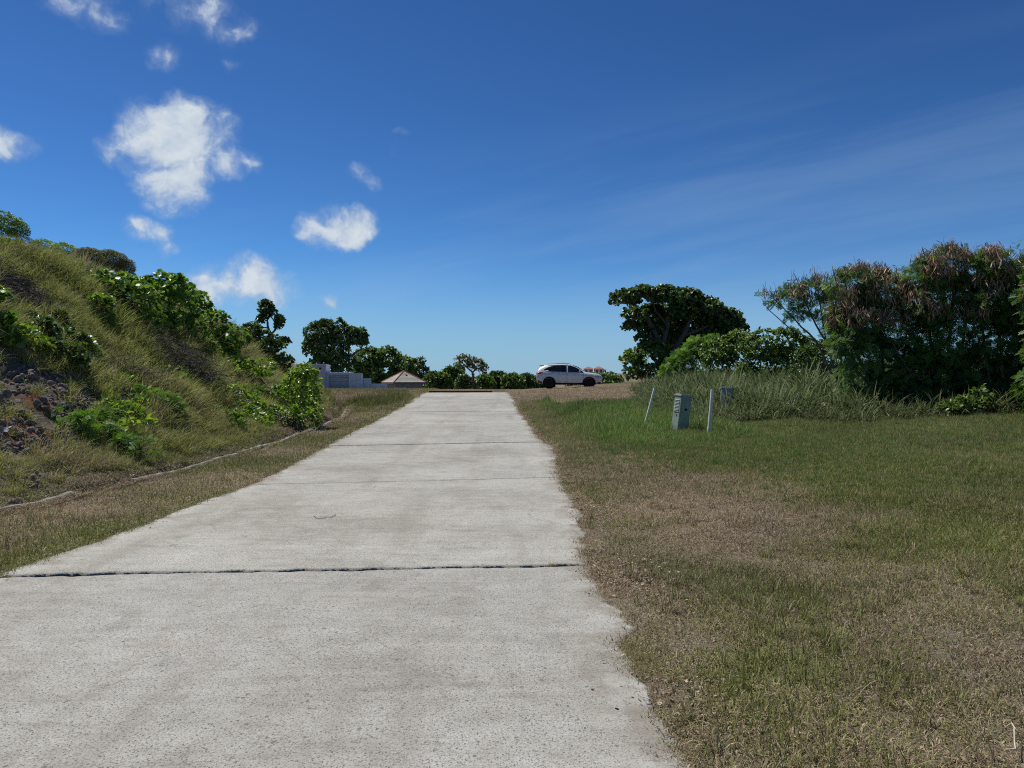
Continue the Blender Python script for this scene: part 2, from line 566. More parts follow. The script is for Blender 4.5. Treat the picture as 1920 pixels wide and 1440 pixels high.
gx = axis([(-2200, -400, 300), (-400, -60, 34), (-60, -18, 1.5), (-18, -10, 0.22), (-10, 2.4, 0.11), (2.4, 10, 0.2), (10, 30, 0.8), (30, 90, 5), (90, 400, 31), (400, 2200, 300)])
gy = axis([(-60, -4, 4), (-4, 2, 0.5), (2, 20, 0.12), (20, 36, 0.2), (36, 62, 0.4), (62, 130, 2), (130, 460, 10), (460, 2500, 170)])
GX, GY = np.meshgrid(gx, gy)
GZ = ground_z(GX, GY)
nx, ny = len(gx), len(gy)
idx = np.arange(nx * ny).reshape(ny, nx)
quads = np.stack([idx[:-1, :-1], idx[:-1, 1:], idx[1:, 1:], idx[1:, :-1]], -1).reshape(-1, 4)
fx, fy = GX.ravel(), GY.ravel()
gme = build_mesh('ground', np.stack([fx, fy, GZ.ravel()], -1), quads, smooth=True,
                 attrs={'scree': scree(fx, fy), 'redsoil': redsoil(fx, fy), 'litter': banklitter(fx, fy), 'green': greenness(fx, fy)})
m, n, out = new_mat('ground')
geo = n.n('ShaderNodeNewGeometry').outputs['Position']
A = lambda k: n.n('ShaderNodeAttribute', attribute_name=k).outputs['Fac']
fn = n.noise(geo, 9.0, 6, 0.7)
fine = n.noise(geo, 55.0, 5, 0.7)
soil = n.ramp(fine, [(0.25, (0.075, 0.06, 0.046)), (0.5, (0.19, 0.155, 0.118)), (0.75, (0.34, 0.29, 0.22))])
grn = n.ramp(fine, [(0.3, (0.04, 0.055, 0.02)), (0.7, (0.12, 0.13, 0.06))])
c = n.mix(n.math('MULTIPLY', A('green'), 0.35), soil, grn)
stony = n.ramp(n.noise(geo, 22.0, 6, 0.75), [(0.3, (0.05, 0.038, 0.032)), (0.55, (0.15, 0.12, 0.10)), (0.75, (0.27, 0.23, 0.20))])
c = n.mix(n.math('MULTIPLY', A('scree'), 1.0), c, stony)
red = n.ramp(fn, [(0.3, (0.12, 0.055, 0.03)), (0.7, (0.25, 0.12, 0.06))])
c = n.mix(n.math('MULTIPLY', A('redsoil'), n.smooth(fn, 0.3, 0.55)), c, red)
lit = n.ramp(n.noise(geo, 38.0, 5, 0.75), [(0.3, (0.03, 0.024, 0.018)), (0.6, (0.10, 0.075, 0.055)), (0.8, (0.2, 0.16, 0.12))])
c = n.mix(A('litter'), c, lit)
p = n.n('ShaderNodeBsdfPrincipled', {'Base Color': c, 'Roughness': 0.95, 'Specular IOR Level': 0.1})
bp = n.n('ShaderNodeBump', {'Height': n.math('ADD', n.math('MULTIPLY', fn, 1.0), n.math('MULTIPLY', fine, 0.5)), 'Strength': 0.8, 'Distance': 0.05})
n.t.links.new(bp.outputs[0], p.inputs['Normal'])
finish(n, out, p.outputs[0])
M['ground'] = m
link('ground', gme, m, kind='structure', label='grassy ground with a bare bank and hillside beside the road')

# ------------------------------------------------------------------ concrete road
m, n, out = new_mat('worn concrete')
co = n.n('ShaderNodeNewGeometry').outputs['Position']
sx = n.n('ShaderNodeMapping', {'Vector': co, 'Scale': (0.55, 5.0, 1.0)}).outputs[0]
streak = n.noise(sx, 2.2, 6, 0.65)
blotch = n.noise(co, 0.55, 4, 0.55)
mott = n.noise(co, 5.5, 6, 0.65)
grit = n.noise(co, 95.0, 4, 0.75)
base = n.ramp(n.math('ADD', n.math('MULTIPLY', blotch, 0.45), n.math('ADD', n.math('MULTIPLY', mott, 0.3), n.math('MULTIPLY', streak, 0.25))),
              [(0.36, (0.245, 0.232, 0.205)), (0.5, (0.35, 0.34, 0.307)), (0.63, (0.42, 0.412, 0.38))])
base = n.mix(1.0, base, n.ramp(grit, [(0.28, (0.50, 0.50, 0.49)), (0.5, (1.0, 1.0, 1.0)), (0.72, (1.30, 1.30, 1.29))]), 'MULTIPLY')
# exposed aggregate: little dark stones and pits, more of them in worn patches
wear = n.noise(co, 1.3, 6, 0.65)
warp = n.vmath('ADD', co, n.vmath('SCALE', n.n('ShaderNodeTexNoise', {'Vector': co, 'Scale': 70.0}).outputs['Color'], scale=0.022))
v1 = n.n('ShaderNodeTexVoronoi', {'Vector': warp, 'Scale': 85.0, 'Randomness': 1.0}, feature='F1')
pick = n.math('GREATER_THAN', n.n('ShaderNodeSeparateColor', {0: v1.outputs['Color']}).outputs[0], n.math('SUBTRACT', 1.12, n.math('MULTIPLY', wear, 1.15)))
spotf = n.math('MULTIPLY', n.smooth(v1.outputs['Distance'], 0.40, 0.22), pick)
v2 = n.n('ShaderNodeTexVoronoi', {'Vector': warp, 'Scale': 24.0, 'Randomness': 1.0}, feature='F1')
pick2 = n.math('GREATER_THAN', n.n('ShaderNodeSeparateColor', {0: v2.outputs['Color']}).outputs[1], 0.9)
spot2 = n.math('MULTIPLY', n.smooth(v2.outputs['Distance'], 0.3, 0.16), pick2)
sp = n.math('MAXIMUM', n.math('MULTIPLY', spotf, 0.85), n.math('MULTIPLY', spot2, 0.7))
v3 = n.n('ShaderNodeTexVoronoi', {'Vector': warp, 'Scale': 150.0, 'Randomness': 1.0}, feature='F1')
pick3 = n.math('GREATER_THAN', n.n('ShaderNodeSeparateColor', {0: v3.outputs['Color']}).outputs[2], n.math('SUBTRACT', 1.1, n.math('MULTIPLY', wear, 1.0)))
sp = n.math('MAXIMUM', sp, n.math('MULTIPLY', n.math('MULTIPLY', n.smooth(v3.outputs['Distance'], 0.5, 0.25), pick3), 0.5))
base = n.mix(sp, base, (0.075, 0.07, 0.062, 1))
# broad stains: where water stands, where wheels run, and each slab its own tone
lane = n.n('ShaderNodeMapping', {'Vector': co, 'Scale': (2.2, 0.22, 1.0)}).outputs[0]
stain = n.smooth(n.noise(lane, 0.9, 5, 0.62), 0.50, 0.72)
base = n.mix(n.math('MULTIPLY', stain, 0.36), base, (0.17, 0.15, 0.125, 1))
patch = n.smooth(n.noise(co, 1.7, 7, 0.7), 0.56, 0.66)
base = n.mix(n.math('MULTIPLY', patch, 0.24), base, (0.15, 0.14, 0.12, 1))
rust = n.smooth(n.noise(co, 0.8, 5, 0.6), 0.60, 0.75)
base = n.mix(n.math('MULTIPLY', rust, 0.18), base, (0.30, 0.22, 0.15, 1))
tone = n.n('ShaderNodeObjectInfo').outputs['Random']
base = n.mix(1.0, base, n.ramp(tone, [(0.0, (0.93, 0.93, 0.94)), (1.0, (1.07, 1.065, 1.05))]), 'MULTIPLY')
# shrinkage cracks: thin lines where two cells of a warped pattern meet, only here and there
cw = n.vmath('ADD', co, n.vmath('SCALE', n.n('ShaderNodeTexNoise', {'Vector': co, 'Scale': 1.6, 'Detail': 6.0}).outputs['Color'], scale=0.9))
ve = n.n('ShaderNodeTexVoronoi', {'Vector': n.n('ShaderNodeMapping', {'Vector': cw, 'Scale': (0.33, 0.62, 0.3)}).outputs[0], 'Scale': 1.0}, feature='DISTANCE_TO_EDGE')
crk = n.math('MULTIPLY', n.smooth(ve.outputs['Distance'], 0.006, 0.001), n.smooth(n.noise(co, 0.9, 3, 0.6), 0.46, 0.62))
base = n.mix(n.math('MULTIPLY', crk, 0.4), base, (0.13, 0.12, 0.105, 1))
# brown soil washed on from the verges
ed = n.n('ShaderNodeAttribute', attribute_name='edge').outputs['Fac']
soilf = n.math('MULTIPLY', n.smooth(n.math('ADD', ed, n.math('MULTIPLY', n.math('SUBTRACT', mott, 0.5), 0.9)), 0.55, 0.05), 0.55)
pale = n.smooth(n.noise(co, 2.3, 3, 0.6), 0.45, 0.6)
base = n.mix(soilf, base, n.mix(pale, (0.22, 0.19, 0.155, 1), (0.45, 0.44, 0.41, 1)))
skirt_dark = n.smooth(n.n('ShaderNodeAttribute', attribute_name='skirt_dark').outputs['Fac'], 0.0, 0.22)
base = n.mix(skirt_dark, base, (0.025, 0.022, 0.019, 1))  # slab sides turn near black just below the top rim
p = n.n('ShaderNodeBsdfPrincipled', {'Base Color': base, 'Roughness': 0.9, 'Specular IOR Level': 0.2})
hh = n.math('SUBTRACT', n.math('ADD', n.math('MULTIPLY', grit, 0.5), n.math('MULTIPLY', streak, 0.5)), n.math('MULTIPLY', sp, 0.7))
bp = n.n('ShaderNodeBump', {'Height': hh, 'Strength': 0.55, 'Distance': 0.006})
n.t.links.new(bp.outputs[0], p.inputs['Normal'])
finish(n, out, p.outputs[0])
M['concrete'] = m
M['bed'] = simple('road bed', (0.03, 0.027, 0.023), 0.95, 0.1, var=0.4, scale=20)

# joints: y at the left edge, y at the right edge, half gap, raggedness
JOINTS = [(-4.0, -4.0, 0.004, 0.002), (0.9, 1.1, 0.006, 0.004), (6.08, 6.46, 0.026, 0.046), (11.2, 12.02, 0.002, 0.016), (16.7, 17.5, 0.0015, 0.014),
          (22.0, 22.6, 0.001, 0.008), (27.4, 27.9, 0.0015, 0.010), (33.0, 33.4, 0.001, 0.010), (38.6, 38.9, 0.0015, 0.010), (44.6, 44.9, 0.003, 0.006)]
yb = np.arange(-5, 46.4, 0.5)
bv = np.concatenate([np.stack([left_edge(yb) + 0.1, yb, prof(yb) - 0.075], -1), np.stack([right_edge(yb) - 0.1, yb, prof(yb) - 0.075], -1)])
k = len(yb)
road = link('road', build_mesh('road', bv, [(i, i + k, i + k + 1, i + 1) for i in range(k - 1)]), M['bed'], kind='structure',
            label='pale concrete road of long slabs climbing to the crest')
rng = np.random.default_rng(5)
for si in range(len(JOINTS) - 1):
    a, b = JOINTS[si], JOINTS[si + 1]
    NU, NV = 170, 150 if a[0] < 15 else (70 if a[0] < 24 else 30)
    u = np.linspace(0, 1, NU); v = np.linspace(0, 1, NV)
    U, V = np.meshgrid(u, v)
    rag = lambda jt, s: jt[3] * ((fbm(u * 22, u * 0 + s, 81, 5) - 0.5) * 2.4 + (vnoise(u * 70, u * 0 + s, 83) - 0.5) * 0.7)
    wav = lambda s: 0.05 * (fbm(u * 3.5, u * 0 + s, 87, 3) - 0.5)
    ja = a[0] + (a[1] - a[0]) * u + wav(si * 3.3) * (a[3] > 0.005) + a[2] + rag(a, si * 7.7)
    jb = b[0] + (b[1] - b[0]) * u + wav((si + 1) * 3.3) * (b[3] > 0.005) - b[2] + rag(b, (si + 1) * 7.7 + 40) * 0.8
    Yg = ja[None, :] * (1 - V) + jb[None, :] * V
    yl, yr = Yg[:, 0], Yg[:, -1]
    el = left_edge(yl) + 0.07 * (fbm(yl * 1.5, yl * 0 + 1, 91, 4) - 0.5) * 2 + 0.09 * (fbm(yl * 8, yl * 0, 93, 3) - 0.5)
    er = right_edge(yr) + 0.08 * (fbm(yr * 1.4, yr * 0 + 5, 95, 4) - 0.5) * 2 + 0.15 * (fbm(yr * 6, yr * 0, 97, 3) - 0.5)
    Xg = el[:, None] * (1 - U) + er[:, None] * U
    tilt = rng.uniform(-0.006, 0.006); lift = rng.uniform(-0.003, 0.003)
    Zg = prof(Yg) + 0.02 + lift + tilt * (V - 0.5) + 0.012 * (fbm(Xg * 0.7, Yg * 0.7, 99, 3) - 0.5)
    ch = np.minimum.reduce([U * 4.7, (1 - U) * 4.7])
    edge_d = np.clip(ch / 0.7, 0, 1)
    jd = np.minimum(V, 1 - V) * (b[0] - a[0])
    Zg = Zg - 0.006 * np.exp(-jd / 0.012) - 0.012 * np.exp(-ch / 0.05)
    top = np.stack([Xg, Yg, Zg], -1).reshape(-1, 3)
    ix = np.arange(NU * NV).reshape(NV, NU)
    q = np.stack([ix[:-1, :-1], ix[:-1, 1:], ix[1:, 1:], ix[1:, :-1]], -1).reshape(-1, 4)
    ring = np.concatenate([ix[0, :], ix[1:, -1], ix[-1, -2::-1], ix[-2:0:-1, 0]])
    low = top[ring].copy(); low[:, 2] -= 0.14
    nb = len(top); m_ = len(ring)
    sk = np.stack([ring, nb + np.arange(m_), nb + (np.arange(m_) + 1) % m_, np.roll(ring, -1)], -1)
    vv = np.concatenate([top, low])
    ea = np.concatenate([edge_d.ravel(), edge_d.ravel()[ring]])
    link('slab', build_mesh('slab', vv, np.concatenate([q, sk]), attrs={'edge': ea, 'skirt_dark': np.concatenate([np.zeros(nb), np.ones(m_)])}), M['concrete'], road)

# red kerb across the top of the road
M['redpaint'] = simple('red kerb paint', (0.20, 0.045, 0.03), 0.8, 0.2, var=0.25, scale=5)
kb = MB()
kb.box(-1.9, 1.9, -0.08, 0.08, -0.25, 0.075)
kb.build('kerb', M['redpaint'], bevel=0.02, loc=(-3.1, 46.4, gz(-2.75, 47.6) + 0.02), rot=(0, 0, R(3)), kind='structure', label='low red kerb across the crest of the road')

# concrete lip of the drain along the foot of the bank
m, n, out = new_mat('drain concrete')
co = n.n('ShaderNodeNewGeometry').outputs['Position']
c = n.ramp(n.noise(co, 7.0, 6, 0.7), [(0.32, (0.08, 0.07, 0.055)), (0.5, (0.19, 0.175, 0.148)), (0.66, (0.31, 0.295, 0.26))])
p = n.n('ShaderNodeBsdfPrincipled', {'Base Color': c, 'Roughness': 0.92, 'Specular IOR Level': 0.15})
finish(n, out, p.outputs[0])
M['drain'] = m
drain = link('drain', None, kind='structure', label='concrete lipped drain along the foot of the bank')
yy = 2.0
ri = random.Random(4)
while yy < 31.5:                          # cast in lengths, some sunk or broken
    ln = ri.uniform(1.1, 2.3)
    if yy < 30:
        pts = np.linspace(yy + 0.015, min(yy + ln, 31.5), 12)
        sink = ri.choice([-0.01, 0.0, 0.01, 0.02, 0.05]); wd = 0.085
        vs_, fs = [], []
        for i, t in enumerate(pts):
            x = float(drain_x(t)) + 0.02 * (float(vnoise(np.array([t * 2]), np.array([0.0]), 5)[0]) - 0.5)
            z = gz(x + 0.3, t) + 0.045 - sink + 0.02 * (float(vnoise(np.array([t * 3]), np.array([2.0]), 6)[0]) - 0.5)
            vs_ += [(x - wd, t, z - 0.42), (x - wd, t, z), (x - wd + 0.02, t, z + 0.012), (x + 0.012, t, z + 0.012), (x + 0.03, t, z - 0.01), (x + 0.03, t, z - 0.3)]
        for i in range(len(pts) - 1):
            for j in range(5):
                fs.append((i * 6 + j, i * 6 + j + 1, (i + 1) * 6 + j + 1, (i + 1) * 6 + j))
        fs += [(5, 4, 3, 2, 1, 0), tuple(range(len(vs_) - 6, len(vs_)))]
        mb = MB(); mb.add(vs_, fs); mb.build('kerb_length', M['drain'], drain)
    yy += ln

# ------------------------------------------------------------------ grass
def blades(n_, rad, h0, h1, wid, lean, seed, flat=0.0, droop=0.5, levels=3):
    g = np.random.default_rng(seed)
    r = rad * np.sqrt(g.random(n_)); th = g.random(n_) * 2 * np.pi
    root = np.stack([r * np.cos(th), r * np.sin(th), np.zeros(n_)], -1)
    h = h0 + (h1 - h0) * g.random(n_) ** 1.4
    az = th * 0.35 + g.random(n_) * 2 * np.pi
    ln = lean * (0.3 + g.random(n_) * 1.2)
    lie = g.random(n_) < flat
    ln = np.where(lie, 1.3 + g.random(n_) * 0.35, ln)
    dirx = np.stack([np.cos(az), np.sin(az), np.zeros(n_)], -1)
    side = np.stack([-np.sin(az + g.normal(0, 0.5, n_)), np.cos(az + g.normal(0, 0.5, n_)), np.zeros(n_)], -1)
    wv = wid * (0.6 + 0.8 * g.random(n_))
    vs_, hg = [], []
    for i in range(levels):
        t = i / (levels - 1)
        ang = ln * (0.5 + droop * t * 1.4)
        p = root + dirx * (h * t * np.sin(ang))[:, None] + np.array([0, 0, 1.0]) * (h * t * np.cos(ang))[:, None]
        p[:, 2] = np.maximum(p[:, 2], -0.01) + 0.004 * lie
        if i < levels - 1:
            ww = (wv * (1 - 0.35 * t))[:, None]
            vs_ += [p - side * ww / 2, p + side * ww / 2]; hg += [t, t]
        else:
            vs_ += [p]; hg += [1.0]
    k = len(vs_)
    V_ = np.stack(vs_, 1).reshape(-1, 3)
    b = (np.arange(n_) * k)[:, None]
    q = np.concatenate([b + np.array([2 * i, 2 * i + 1, 2 * i + 3, 2 * i + 2]) for i in range(levels - 2)]) if levels > 2 else None
    t_ = b + np.array([k - 3, k - 2, k - 1])
    rnd = np.repeat(np.where(lie, 0.6 + 0.4 * g.random(n_), g.random(n_)), k); rnd2 = np.repeat(g.random(n_), k)
    return V_, q, t_, {'rnd': rnd, 'rnd2': rnd2, 'hgt': np.tile(np.array(hg), n_)}


SRC = bpy.data.collections.new("sources")     # shapes the scattered stuff is made from; not part of the scene itself


def source(name, arrs, mat):
    me = build_mesh(name, *arrs[:3], attrs=arrs[3] if len(arrs) > 3 else None)
    me.materials.append(mat)
    o = bpy.data.objects.new(name, me)
    SRC.objects.link(o)
    return o


def scatter(name, pts, rot, scale, kind_i, sources, label, attrs=None, mat=None):
    """one stuff object: many copies of a few shapes, placed at the given points"""
    me = bpy.data.meshes.new(name)
    pts = np.asarray(pts, np.float32)
    me.vertices.add(len(pts))
    me.vertices.foreach_set("co", pts.ravel())
    def put(k, v, typ='FLOAT'):
        a = me.attributes.new(k, typ, 'POINT')
        a.data.foreach_set("vector" if typ == 'FLOAT_VECTOR' else "value", np.ascontiguousarray(v, np.int32 if typ == 'INT' else np.float32).ravel())
    put('rot', rot, 'FLOAT_VECTOR'); put('scl', scale, 'FLOAT_VECTOR' if np.ndim(scale) == 2 else 'FLOAT'); put('pick', kind_i, 'INT')
    for k, v in (attrs or {}).items():
        put(k, v)
    o = link(name, me, kind='stuff', label=label)
    if mat:
        me.materials.append(mat)
    ng = bpy.data.node_groups.new(name, 'GeometryNodeTree')
    ng.interface.new_socket('Geometry', in_out='INPUT', socket_type='NodeSocketGeometry')
    ng.interface.new_socket('Geometry', in_out='OUTPUT', socket_type='NodeSocketGeometry')
    L = ng.links.new
    gi = ng.nodes.new('NodeGroupInput'); go = ng.nodes.new('NodeGroupOutput')
    jn = ng.nodes.new('GeometryNodeJoinGeometry')
    for s in reversed(sources):
        oi = ng.nodes.new('GeometryNodeObjectInfo'); oi.inputs['Object'].default_value = s
        g2 = ng.nodes.new('GeometryNodeGeometryToInstance')
        L(oi.outputs['Geometry'], g2.inputs[0]); L(g2.outputs[0], jn.inputs[0])
    def attr(k, typ):
        a = ng.nodes.new('GeometryNodeInputNamedAttribute'); a.data_type = typ; a.inputs['Name'].default_value = k
        return a.outputs[0]
    ip = ng.nodes.new('GeometryNodeInstanceOnPoints')
    L(gi.outputs[0], ip.inputs['Points']); L(jn.outputs[0], ip.inputs['Instance'])
    ip.inputs['Pick Instance'].default_value = True
    L(attr('pick', 'INT'), ip.inputs['Instance Index'])
    e2r = ng.nodes.new('FunctionNodeEulerToRotation'); L(attr('rot', 'FLOAT_VECTOR'), e2r.inputs[0]); L(e2r.outputs[0], ip.inputs['Rotation'])
    L(attr('scl', 'FLOAT_VECTOR' if np.ndim(scale) == 2 else 'FLOAT'), ip.inputs['Scale'])
    L(ip.outputs[0], go.inputs[0])
    md = o.modifiers.new('scatter', 'NODES'); md.node_group = ng
    return o


def slope_rot(x, y, yaw, follow=0.7):
    e = 0.12
    sx_ = (ground_z(x + e, y) - ground_z(x - e, y)) / (2 * e) * follow
    sy_ = (ground_z(x, y + e) - ground_z(x, y - e)) / (2 * e) * follow
    sx_ = np.clip(sx_, -1.0, 1.0); sy_ = np.clip(sy_, -1.0, 1.0)
    # Euler XYZ with yaw applied first would need a matrix; the tilt is small enough to turn the slope into the tuft's own frame
    c, s = np.cos(yaw), np.sin(yaw)
    lx = sx_ * c + sy_ * s; ly = -sx_ * s + sy_ * c
    return np.stack([np.arctan(ly), -np.arctan(lx), yaw], -1)


def sample(n_, x0, x1, y0, y1, dens, seed):
    g = np.random.default_rng(seed)
    x = x0 + (x1 - x0) * g.random(n_); y = y0 + (y1 - y0) * g.random(n_)
    keep = g.random(n_) < dens(x, y)
    return x[keep], y[keep], g


def in_view(x, y, m_=2.0):
    return (np.abs(x) < 0.70 * y + m_)


LAWN_G = [(0.0, (0.085, 0.105, 0.03)), (0.5, (0.175, 0.20, 0.06)), (1.0, (0.31, 0.31, 0.115))]
LAWN_D = [(0.0, (0.11, 0.075, 0.052)), (0.45, (0.285, 0.22, 0.15)), (1.0, (0.58, 0.48, 0.345))]
M['lawn'] = grass_mat('lawn blades', LAWN_G, LAWN_D)
M['hillgrass'] = grass_mat('hill grass blades', [(0.0, (0.14, 0.175, 0.035)), (0.5, (0.29, 0.33, 0.08)), (1.0, (0.49, 0.49, 0.16))],
                           [(0.0, (0.17, 0.13, 0.08)), (0.5, (0.33, 0.265, 0.165)), (1.0, (0.52, 0.43, 0.28))])
M['lush'] = grass_mat('lush grass blades', [(0.0, (0.055, 0.12, 0.022)), (0.5, (0.12, 0.225, 0.042)), (1.0, (0.22, 0.31, 0.09))],
                      [(0.0, (0.2, 0.17, 0.09)), (1.0, (0.45, 0.38, 0.22))])
M['weed'] = grass_mat('weed blades', [(0.0, (0.04, 0.068, 0.022)), (0.5, (0.10, 0.145, 0.052)), (1.0, (0.29, 0.33, 0.165))],
                      [(0.0, (0.17, 0.14, 0.09)), (1.0, (0.48, 0.43, 0.3))], rough=0.6, trans=0.42)

lawn_src = [source('lawn_patch', blades(170, 0.13, 0.012, 0.06, 0.0038, 0.9, 100 + i, flat=0.5, droop=0.7), M['lawn']) for i in range(7)]
# lawn and verges
def lawn_d(x, y):
    off = np.maximum(left_edge(y) - x, x - right_edge(y))
    ok = (off > -0.03 + 0.42 * (fbm(x * 2.6, y * 2.6, 111, 4) - 0.5)) & in_view(x, y)
    onhill = (toe_x(y) - x) > 0.4
    thin = 0.55 + 0.45 * sstep(0.05, 0.5, off)
    bare = 1 - 0.35 * sstep(0.58, 0.72, fbm(x * 1.3, y * 1.3, 113, 4))
    near = np.clip(7.0 / np.maximum(y, 4), 0.2, 1.0)
    dr = 1 - banklitter(x, y) * 0.85
    return ok * ~onhill * thin * bare * near * dr


xs, ys, g = sample(190000, -11, 16, 2.4, 30, lawn_d, 1)
yaw = g.random(len(xs)) * 6.283
sc = (0.75 + 0.6 * g.random(len(xs))) * (1 + 0.032 * np.clip(ys - 5, 0, 25))
gr = greenness(xs, ys)
hs = 0.70 + 0.75 * gr + 0.35 * (fbm(xs * 0.9, ys * 0.9, 121, 3) - 0.5) * 2
scatter('lawn_grass', np.stack([xs, ys, rest_z(xs, ys) - 0.006], -1), slope_rot(xs, ys, yaw), np.stack([sc, sc, sc * hs], -1), g.integers(0, 7, len(xs)), lawn_src,
        'short patchy green and dry brown grass on the verges', {'g': np.clip(gr + g.normal(0, 0.1, len(xs)), 0, 1), 'tone': fbm(xs * 0.7, ys * 0.7, 123, 3)})

# dry runners and tufts that creep over the broken edges of the concrete
g = np.random.default_rng(19)
ys = 2.4 + 30 * g.random(9000) ** 1.3
sd_ = g.random(9000) < 0.62
xs = np.where(sd_, right_edge(ys) + g.normal(-0.01, 0.075, 9000), left_edge(ys) - g.normal(-0.01, 0.055, 9000))
kp = g.random(9000) < (0.12 + 0.88 * sstep(0.44, 0.60, fbm(ys * 1.6, xs * 0 + sd_ * 9.0, 163, 4)))
xs, ys = xs[kp], ys[kp]
sc = 0.35 + 0.45 * g.random(len(xs))
scatter('edge_grass', np.stack([xs, ys, prof(ys) + 0.008], -1), np.stack([xs * 0, xs * 0, g.random(len(xs)) * 6.28], -1), sc, g.integers(0, 7, len(xs)), lawn_src, 'dry grass creeping over the broken edges of the concrete',
        {'g': np.clip(greenness(xs, ys) - 0.12 + g.normal(0, 0.12, len(xs)), 0, 1), 'tone': 0.3 + 0.6 * g.random(len(xs))})

# longer tufts, pale seed stalks and flat-leaved weeds dotted through the lawn
tuft_src = [source('lawn_tuft', blades(34, 0.045, 0.04, 0.15, 0.0042, 0.55, 240 + i, flat=0.1, droop=0.8, levels=4), M['lawn']) for i in range(4)]
tuft_src += [source('seed_stalk', blades(7, 0.06, 0.10, 0.24, 0.0028, 0.5, 250 + i, flat=0.0, droop=0.6, levels=4), M['lawn']) for i in range(2)]
def tuft_d(x, y):
    off = np.maximum(left_edge(y) - x, x - right_edge(y))
    return (off > 0.02) * in_view(x, y) * ((toe_x(y) - x) < 0.3) * np.clip(6 / np.maximum(y, 3), 0.12, 1) * sstep(0.42, 0.62, fbm(x * 1.7, y * 1.7, 155, 3)) * (1 - 0.8 * banklitter(x, y))
xs, ys, g = sample(26000, -9, 13, 2.4, 26, tuft_d, 8)
pk = np.where(g.random(len(xs)) < 0.22, g.integers(4, 6, len(xs)), g.integers(0, 4, len(xs)))
yaw = g.random(len(xs)) * 6.283
sc = 0.6 + 0.7 * g.random(len(xs))
scatter('grass_tufts', np.stack([xs, ys, ground_z(xs, ys) - 0.006], -1), slope_rot(xs, ys, yaw), sc, pk, tuft_src, 'longer grass tufts and seed stalks dotted through the lawn',
        {'g': np.where(pk >= 4, 0.05, np.clip(greenness(xs, ys) + 0.15 + g.normal(0, 0.2, len(xs)), 0, 1)), 'tone': 0.35 + 0.65 * g.random(len(xs))})

# the crest: short dry grass on both sides, and far ground
crest_src = [source('crest_patch', blades(120, 0.22, 0.05, 0.20, 0.009, 0.6, 140 + i, flat=0.3), M['lawn']) for i in range(5)]
def crest_d(x, y):
    off = np.maximum(left_edge(y) - x, x - right_edge(y))
    return ((off > 0.0) | (y > 48.0)) * in_view(x, y) * (toe_x(y) - x < 0.6) * (1 - redsoil(x, y))
xs, ys, g = sample(26000, -24, 24, 28, 66, crest_d, 2)
yaw = g.random(len(xs)) * 6.283
sc = 0.8 + 0.7 * g.random(len(xs))
gr = greenness(xs, ys)
hs = (0.5 + 0.5 * gr) * (1 + 1.2 * spot(xs, ys, -5.6, 34, 0.8, 6, 46, 0.4) + 0.8 * (xs < -6.2)) * (1 - 0.35 * sstep(44, 50, ys))
scatter('crest_grass', np.stack([xs, ys, ground_z(xs, ys) - 0.01], -1), slope_rot(xs, ys, yaw), np.stack([sc, sc, sc * hs], -1), g.integers(0, 5, len(xs)), crest_src,
        'dry brownish grass around the crest of the road', {'g': np.clip(gr + g.normal(0, 0.1, len(xs)), 0, 1), 'tone': fbm(xs * 0.5, ys * 0.5, 125, 3)})

# long grass on the hillside, combed downhill and by the wind
hill_src = [source('hill_tuft', blades(110, 0.17, 0.14, 0.46, 0.007, 0.55, 160 + i, flat=0.12, droop=0.8, levels=4), M['hillgrass']) for i in range(6)]
def brushy(x, y):
    s = 0.0 * x
    for (px, py), r in (((362, 716), 0.75), ((245, 712), 0.5), ((30, 545), 0.8), ((300, 705), 0.4)):
        bx_, by_, _ = hit(px, py)
        s = np.maximum(s, spot(x, y, bx_, by_, r * 0.7, r * 1.3, 57, 0.35))
    return s
def hill_d(x, y):
    d = toe_x(y) - x
    return (d > 0.15) * (1 - 0.9 * brushy(x, y)) * in_view(x, y, 1.6) * (1 - 0.93 * scree(x, y)) * (1 - 0.6 * banklitter(x, y)) * np.clip(15 / np.maximum(y, 8), 0.3, 1) * (0.55 + 0.45 * sstep(0.35, 0.55, fbm(x * 0.8, y * 0.8, 131, 3)))
xs, ys, g = sample(62000, -24, -5.5, 7, 52, hill_d, 3)
yaw = g.random(len(xs)) * 6.283
sc = (0.65 + 0.6 * g.random(len(xs))) * (1 + 0.014 * np.clip(ys - 10, 0, 30))
d = toe_x(ys) - xs
sc = sc * (0.55 + 0.45 * sstep(0.2, 2.2, d)) * (0.45 + 1.15 * fbm(xs * 0.9, ys * 0.9, 145, 3))
gr = greenness(xs, ys)
scatter('hill_grass', np.stack([xs, ys, ground_z(xs, ys) - 0.02], -1), slope_rot(xs, ys, yaw, 0.45), sc, g.integers(0, 6, len(xs)), hill_src,
        'long olive grass covering the hillside', {'g': np.clip(gr + g.normal(0, 0.12, len(xs)), 0, 1), 'tone': fbm(xs * 0.6, ys * 0.6, 127, 3)})

